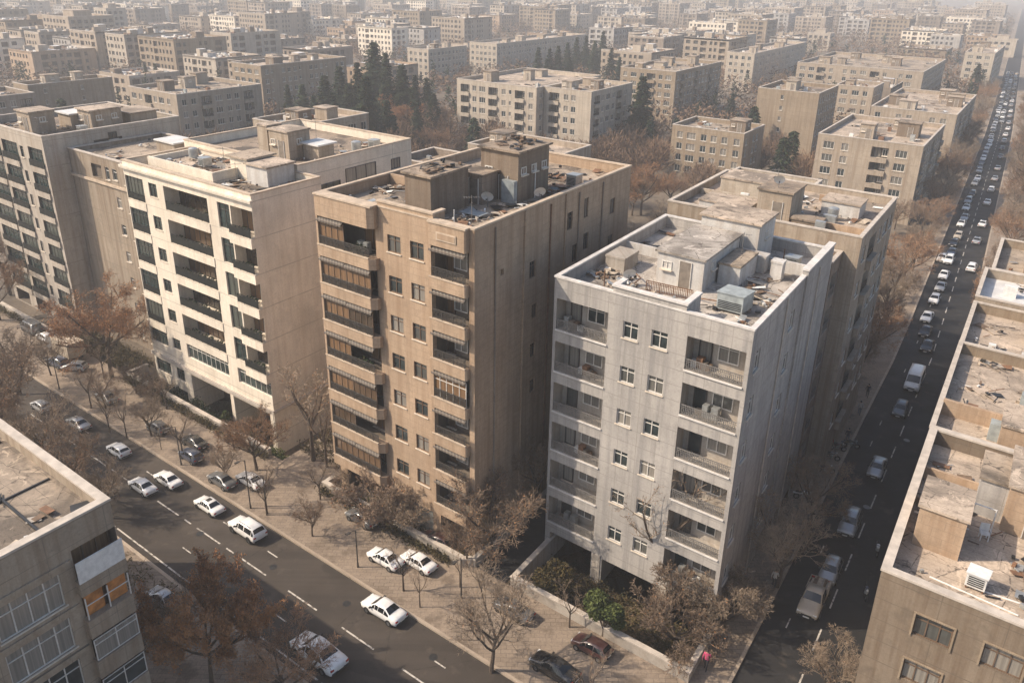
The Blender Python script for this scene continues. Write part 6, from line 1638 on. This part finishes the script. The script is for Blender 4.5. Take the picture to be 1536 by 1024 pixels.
# groves and gap trees
RECT = OCC + [(a[0], a[0] + a[2], a[1], a[1] + a[3]) for a in FAR]
import collections
GRID = collections.defaultdict(list)
for r in RECT:
    for gu in range(int(r[0] // 40), int(r[1] // 40) + 1):
        for gv in range(int(r[2] // 40), int(r[3] // 40) + 1): GRID[(gu, gv)].append(r)
def clear(u, v, m=1.8): return not any(a - m < u < b + m and c - m < v < d + m for a, b, c, d in GRID[(int(u // 40), int(v // 40))])
cand = []; rgt = random.Random(5)
def try_add(u, v):
    if not vis(u, v, 5, 30) or not clear(u, v) or abs(u - street_u(v)) < 9: return
    cand.append((pxy(u, v)[2], u, v))
for g in GROVES:
    for _ in range(int((g[1] - g[0]) * (g[3] - g[2]) / 75)): try_add(rgt.uniform(g[0], g[1]), rgt.uniform(g[2], g[3]))
for _ in range(26000):
    v = 90 + 1400 * rgt.random() ** 1.15; u = rgt.uniform(-1100, 400); try_add(u, v)
kept = []; TG = collections.defaultdict(list)
for z_, u, v in sorted(cand):
    md = 5.0 if z_ < 450 else 6.5; k = (int(u // 8), int(v // 8)); 
    if any((u - a) ** 2 + (v - c) ** 2 < md * md for i in (-1, 0, 1) for j in (-1, 0, 1) for a, c in TG[(k[0] + i, k[1] + j)]): continue
    TG[k].append((u, v)); kept.append((z_, u, v))
near, rest = kept[:215], kept[215:3600]
rows = collections.defaultdict(list)
for z_, u, v in near: x, y, _ = pxy(u, v); rows[int((y + 60) // 26)].append((x, u, v, z_))
for i, r in enumerate(sorted(rows, reverse=True)):
    for j, (x, u, v, z_) in enumerate(sorted(rows[r])):
        lab = 'brown bare tree between blocks, %s from the left in the %s band counted upwards' % (ordn(j), ordn(i)); h = rgt.uniform(6, 9.5)
        if z_ < 170: tree(('bare1', 'orange2', 'bare3', 'bare2')[rgt.randrange(4)], u, v, h, lab, 1.1, group='bare trees among the far blocks', z=-.15)
        else:
            con = rgt.random() < .2
            o = inst((FCM if con else FTM)[rgt.randrange(3 if con else 5)], 'conifer' if con else 'bare_tree', None, UVW(u, v, -.15), rgt.uniform(0, 6.28)); s_ = h / 8; o.scale = (s_ * 1.1, s_ * 1.1, s_)
            tag(o, lab.replace('brown bare tree', 'dark conifer') if con else lab, 'conifer' if con else 'tree', 'bare trees among the far blocks')
b = MB()
for z_, u, v in rest:
    x, y = W2(u, v); h = rgt.uniform(6, 11); con = rgt.random() < .22; mt = M['needle'] if con else M['fartree']; rr = 1.7 if con else rgt.uniform(2.6, 4.2)
    for k in range(70 if z_ < 600 else 40):
        d = Vector((rgt.gauss(0, 1), rgt.gauss(0, 1), rgt.gauss(0, 1))).normalized() * (rgt.random() ** .4); zz = h * .58 + d.z * h * .4
        f = (1 - zz / h) * 1.5 if con else 1
        p = Vector((x + d.x * rr * f, y + d.y * rr * f, zz)); ribbon(b, p, p + Vector((rgt.uniform(-1, 1), rgt.uniform(-1, 1), rgt.uniform(-.4, 1))) * 1.1, rgt.uniform(.3, .6), mt, rgt)
tag(b.build('distant_trees'), 'far brown bare trees filling the gaps between hazy blocks', 'woods', None, 'stuff')
# ------------------------------------------------------------------ vehicles on the avenue
AVE = 'cars driving up the avenue'; PKD = 'cars parked on the avenue pavement'
UPR = ANG_U + math.pi
def car(kind, colour, px, py, label, group=AVE, z=.004, dr=0.0, rg=False, flip=False, sc=.73):
    u, v = at(px, py, z + .5); return vehicle(kind, colour, u, v, (ANG_U if flip else UPR) + dr, label, group, z, rg, sc)
car('sedan', 'white', 478, 979, 'white sedan nearest the camera, by the painted edge line', sc=1.0)
car('sedan', 'white', 576, 913, 'white sedan driving alone close to the kerb below the tan block', dr=.03, sc=.82)
car('suv', 'white', 371, 793, 'white estate car with long roof, behind the black roofed car', sc=.82)
car('sedan', 'white', 314, 757, 'white sedan with black roof glass on the avenue', rg=True)
car('sedan', 'white', 214, 728, 'plain white sedan on the centre dashes of the avenue', rg=False)
car('sedan', 'white', 252, 718, 'white sedan right of the one on the centre dashes')
car('hatch', 'white', 178, 674, 'white hatchback further up the avenue, alone in its lane')
car('sedan', 'silver', 118, 634, 'silver sedan at the upper end of the avenue')
car('hatch', 'silver', 62, 608, 'silver hatchback half hidden behind the bare verge trees')
car('sedan', 'white', 578, 836, 'left one of two white sedans parked together on the pavement', PKD, .144, .02)
car('sedan', 'white', 628, 841, 'right one of two white sedans parked together on the pavement', PKD, .144, -.02)
car('sedan', 'grey', 333, 719, 'grey sedan parked beside a white one under lamp posts', PKD, .144)
car('sedan', 'white', 376, 719, 'white sedan parked right of the grey one on the pavement', PKD, .144)
car('hatch', 'grey', 237, 640, 'dark grey hatchback parked alone on the upper pavement', PKD, .144)
car('sedan', 'black', 292, 662, 'black sedan parked side by side with a grey blue one', PKD, .144)
car('hatch', 'blue', 287, 682, 'grey blue car parked in front of the black sedan', PKD, .144)
car('sedan', 'grey', 160, 595, 'dark car parked under bare branches on the upper pavement', PKD, .144)
car('sedan', 'grey', 770, 912, 'brownish grey car hidden behind the forked bare tree', PKD, .144)
car('hatch', 'maroon', 888, 968, 'maroon car parked against the grey block garden wall', PKD, .144)
car('sedan', 'black', 832, 1000, 'glossy black sedan parked at the bottom edge of the photo', PKD, .144, sc=.8)
car('sedan', 'silver', 246, 896, 'silver white car parked under trees beside the brown corner block', PKD, .144, .05)
car('hatch', 'maroon', 655, 808, 'red brown car squeezed behind the tan block garden wall', PKD, .14, .1)
car('sedan', 'grey', 543, 775, 'dark car in shade at the tan block garden wall', PKD, .144)
car('suv', 'blue', 87, 543, 'dark blue car beside the lorry at the far left', PKD, .144, .1); car('hatch', 'silver', 112, 549, 'silver car right of the dark blue one by the lorry', PKD, .144, .6)
car('hatch', 'white', 68, 505, 'white hatchback behind the lorry at the far left', PKD, .144); car('van', 'grey', 47, 492, 'grey van parked farthest up by the sand block', PKD, .144)
u_, v_ = at(97, 520, 1.2); lorry(u_, v_, UPR, 'small lorry with beige box body parked at the far left')
# ------------------------------------------------------------------ vehicles on the side street (coming towards the camera)
DWN = ANG_V + math.pi; SSG = 'vehicles driving down the side street'; QG = 'cars queuing on the side street'
def scar(kind, colour, px, py, label, group=SSG, dr=0.0, rg=False, z=.004, up=False, sc=.82):
    u, v = at(px, py, z + .6); return vehicle(kind, colour, u, v, (ANG_V if up else DWN) + dr, label, group, z, rg, sc)
scar('pickup', 'beige', 1221, 896, 'dusty pale pickup truck carrying planks, nearest on the side street', sc=.92)
u, v = at(1221, 896, .6); t = thing('timber_load', 'heap of planks and sacks lying in the pickup truck bed', 'load', u, v, .004, DWN); rgl = random.Random(4)
b = MB()
for i in range(9):
    y = -.66 + i * .16; k = rgl.uniform(0, .3); b.box(-2.2, -.62 - k, y, y + .155, .605, .72 + rgl.uniform(0, .35), rgl.choice([M['wood'], M['paleplank'], M['concrete']]))
b.build('planks', t)
scar('hatch', 'silver', 1246, 853, 'silver hatchback close behind the dusty pickup truck')
scar('suv', 'silver', 1275, 783, 'silver estate car in the middle of the shaded side street')
scar('sedan', 'silver', 1316, 699, 'silver sedan halfway up the shaded side street')
scar('hatch', 'grey', 1351, 612, 'dark hatchback just ahead of the white van')
scar('van', 'white', 1371, 572, 'white van with long roof leading the traffic jam', sc=.92)
scar('sedan', 'black', 1391, 517, 'black car first in the queue behind the white van', QG)
rgq = random.Random(8)
def queue(off, v0, v1, gap, phrase, up=False, jit=.25):
    v = v0; i = 0
    while v < v1:
        k = rgq.choice(['sedan', 'sedan', 'hatch', 'suv', 'sedan', 'hatch']); c = rgq.choice(['white', 'white', 'silver', 'silver', 'grey', 'black', 'blue', 'white', 'beige'])
        u = street_u(v) + off + rgq.uniform(-jit, jit); lab = '%s %s, %s %s' % (c, {'sedan': 'sedan', 'hatch': 'hatchback', 'suv': 'tall car'}[k], ordn(i), phrase)
        dv = math.atan2((street_u(v + 5) - street_u(v)), 5) ; rz = (ANG_V if up else DWN) + dv
        if v < 145: vehicle(k, c, u, v, rz, lab, QG, sc=.8)
        else: far_vehicle(k, c, u, v, rz, lab, QG)
        v += gap + rgq.choice([0, .4, .8, 1.5, 4, 6]) * rgq.uniform(.6, 1.2); i += 1
queue(-1.9, at(1396, 503, .6)[1] + 1.5, 520, 5.4, 'in the jammed lane counted from the white van')
queue(1.75, 152, 520, 13.0, 'in the right hand lane counted upwards', True)
queue(-.2, 330, 520, 11, 'squeezing along the middle of the far jam', False, .1)
for i, (px, py, c) in enumerate(((1413, 386, 'white'), (1487, 580 - 8, 'white'))):
    u, v = at(px, py, .6); vehicle('hatch', c, u, v, DWN, ('white car parked at the kerb under the big bare tree', 'white car parked beside the low right roofs')[i], 'cars parked along the side street', .004, sc=.8)
u, v = at(1425, 578, .5); motorbike(-3.4, v, DWN, 'black motorbike parked by the low block on the right kerb')
for i, (px, py, l, c) in enumerate(((1299, 889, 'blue motorbike at the right kerb beside the corner block', 'blue'), (1316, 825, 'white motorbike at the right kerb by the corner block parapet', 'white'))):
    u, v = at(px, py, .4); motorbike(u, v, DWN + .2, l, c)
for i, (px, py, c) in enumerate(((1246, 686, 'grey'), (1256, 672, 'maroon'), (1238, 705, 'black'), (1276, 668, 'black'), (1205, 745, 'white'))):
    u, v = at(px, py, .4); motorbike(u, v, ANG_U + .4, 'parked motorbike on the left pavement, %s from the camera' % ORD[(2, 3, 1, 4, 0)[i]], c)
for px, py, l, a, c in ((1058, 1003, 'person in pink top walking beside the grey block garden wall', 'pink', 'dark'), (1270, 664, 'person in dark clothes near the parked motorbikes', 'dark', 'denim'), (1243, 676, 'person in red top behind the parked motorbikes', 'red', 'dark'), (1288, 622, 'person in pale top walking up the shaded left pavement', 'pale', 'denim'), (1300, 596, 'person in dark coat further up the left pavement', 'dark', 'dark'), (1160, 880, 'person in pale top under the dark kerbside tree', 'pale', 'dark')):
    u, v = at(px, py, .14); person(u, v, ANG_V + (0 if px > 1100 else math.pi), l, a, c)
u, v = at(1225, 655, .2)
t = thing('banner', 'white cloth banner hanging by the dark shop entrance past the grey block', 'banner', -12.75, v, 0, SK + ANG_U)
b = MB(); b.box(0, 4.2, -.03, .03, 1.6, 2.5, M['tarp']); b.build('cloth', t)
for x in (0, 4.2): b = MB(); b.tube([(x, .05, 0), (x, .05, 2.7)], .04, M['pole'], 6); b.build('post', t)
# ------------------------------------------------------------------ lamp posts
def lamp_post(px, py, ytop, label):
    u, v = at(px, py, .14); h = hfor(u, v, ytop, .14); t = thing('lamp_post', label, 'lamp post', u, v, .14, ANG_U + math.pi / 2, 'lamp posts on the avenue pavement')
    b = MB(); b.tube([(0, 0, 0), (0, 0, .5), (0, 0, h)], [.09, .06, .045], M['pole'], 8); b.build('pole', t)
    b = MB(); b.tube([(0, 0, h - .05), (-.25, 0, h + .08), (-.6, 0, h + .12)], .03, M['pole'], 6); b.build('arm', t)
    b = MB(); b.box(-.95, -.55, -.1, .1, h + .07, h + .17, M['pole']); b.box(-.92, -.6, -.08, .08, h + .05, h + .069, M['lamp']); b.build('lamp_head', t)
for i, (px, py, yt) in enumerate(((89, 583, 535), (272, 697, 640), (376, 762, 690), (401, 770, 715), (537, 850, 795), (692, 896, 838))):
    lamp_post(px, py, yt, 'dark slim lamp post on the avenue pavement, %s from the left' % ORD[i])
# ------------------------------------------------------------------ camera, light, air
cam = bpy.data.cameras.new('camera'); co = bpy.data.objects.new('camera', cam); COL.objects.link(co); scene.camera = co
cam.sensor_width = 36; cam.lens = F_PX / 1536 * 36; cam.clip_start = .5; cam.clip_end = 20000
X, Y, Z = RC[:, 0], -RC[:, 1], -RC[:, 2]
co.matrix_world = Matrix(((X[0], Y[0], Z[0], 0), (X[1], Y[1], Z[1], 0), (X[2], Y[2], Z[2], CAM_H), (0, 0, 0, 1)))
SUN_H, SUN_E = R(268), R(41)
sl = bpy.data.lights.new('sun', 'SUN'); sl.energy = 4.5; sl.angle = R(.6); sl.color = (1, .85, .675); so = bpy.data.objects.new('sun', sl); COL.objects.link(so)
sd = Vector((math.sin(SUN_H) * math.cos(SUN_E), math.cos(SUN_H) * math.cos(SUN_E), math.sin(SUN_E))); so.rotation_euler = (-sd).to_track_quat('-Z', 'Y').to_euler(); so.location = (0, 0, 200)
w = bpy.data.worlds.new('World'); scene.world = w; w.use_nodes = True
sky = w.node_tree.nodes.new('ShaderNodeTexSky'); sky.sky_type = 'NISHITA'; sky.sun_disc = False; sky.sun_elevation = SUN_E; sky.sun_rotation = SUN_H
sky.air_density = 1.0; sky.dust_density = 2.6; sky.ozone_density = .8
bg = w.node_tree.nodes['Background']; bg.inputs[1].default_value = .15; w.node_tree.links.new(sky.outputs[0], bg.inputs[0])
hz = MB(); hz.box(-5200, 5200, -3500, 9000, -3.6, 52, None); hm = bpy.data.materials.new('haze_air'); hm.use_nodes = True; nt = hm.node_tree
for n_ in list(nt.nodes):
    if n_.type == 'BSDF_PRINCIPLED': nt.nodes.remove(n_)
pv = nt.nodes.new('ShaderNodeVolumePrincipled'); pv.inputs['Color'].default_value = (.93, .95, .98, 1); pv.inputs['Density'].default_value = .00053; pv.inputs['Anisotropy'].default_value = .1
out = [n_ for n_ in nt.nodes if n_.type == 'OUTPUT_MATERIAL'][0]; nt.links.new(pv.outputs[0], out.inputs['Volume'])
hz.mats = [hm]; hz.mi = [0] * len(hz.f); ho = hz.build('haze'); tag(ho, kind='stuff'); ho['label'] = 'pale dusty haze filling the air over the city'; ho['category'] = 'haze'
c = scene.cycles
c.use_denoising = True
try: c.denoiser = 'OPENIMAGEDENOISE'
except Exception: pass
c.max_bounces = 5; c.diffuse_bounces = 3; c.glossy_bounces = 2; c.transmission_bounces = 2; c.volume_bounces = 2; c.transparent_max_bounces = 6
c.use_adaptive_sampling = True; c.adaptive_threshold = .02; c.sample_clamp_indirect = 6
vs = scene.view_settings; vs.view_transform = 'Standard'; vs.look = 'None'; vs.exposure = 0.34; vs.gamma = 1
for px, py in ((300, 800), (520, 905), (650, 985), (410, 850), (1300, 760), (1360, 660)):
    u, v = at(px, py, 0); b = MB(); b.face([UVW(u + .33 * math.cos(k * math.pi / 8), v + .33 * math.sin(k * math.pi / 8), .006) for k in range(16)], M['rail'] if px > 1000 else M['trim']); tag(b.build('manhole_cover'), kind='structure')
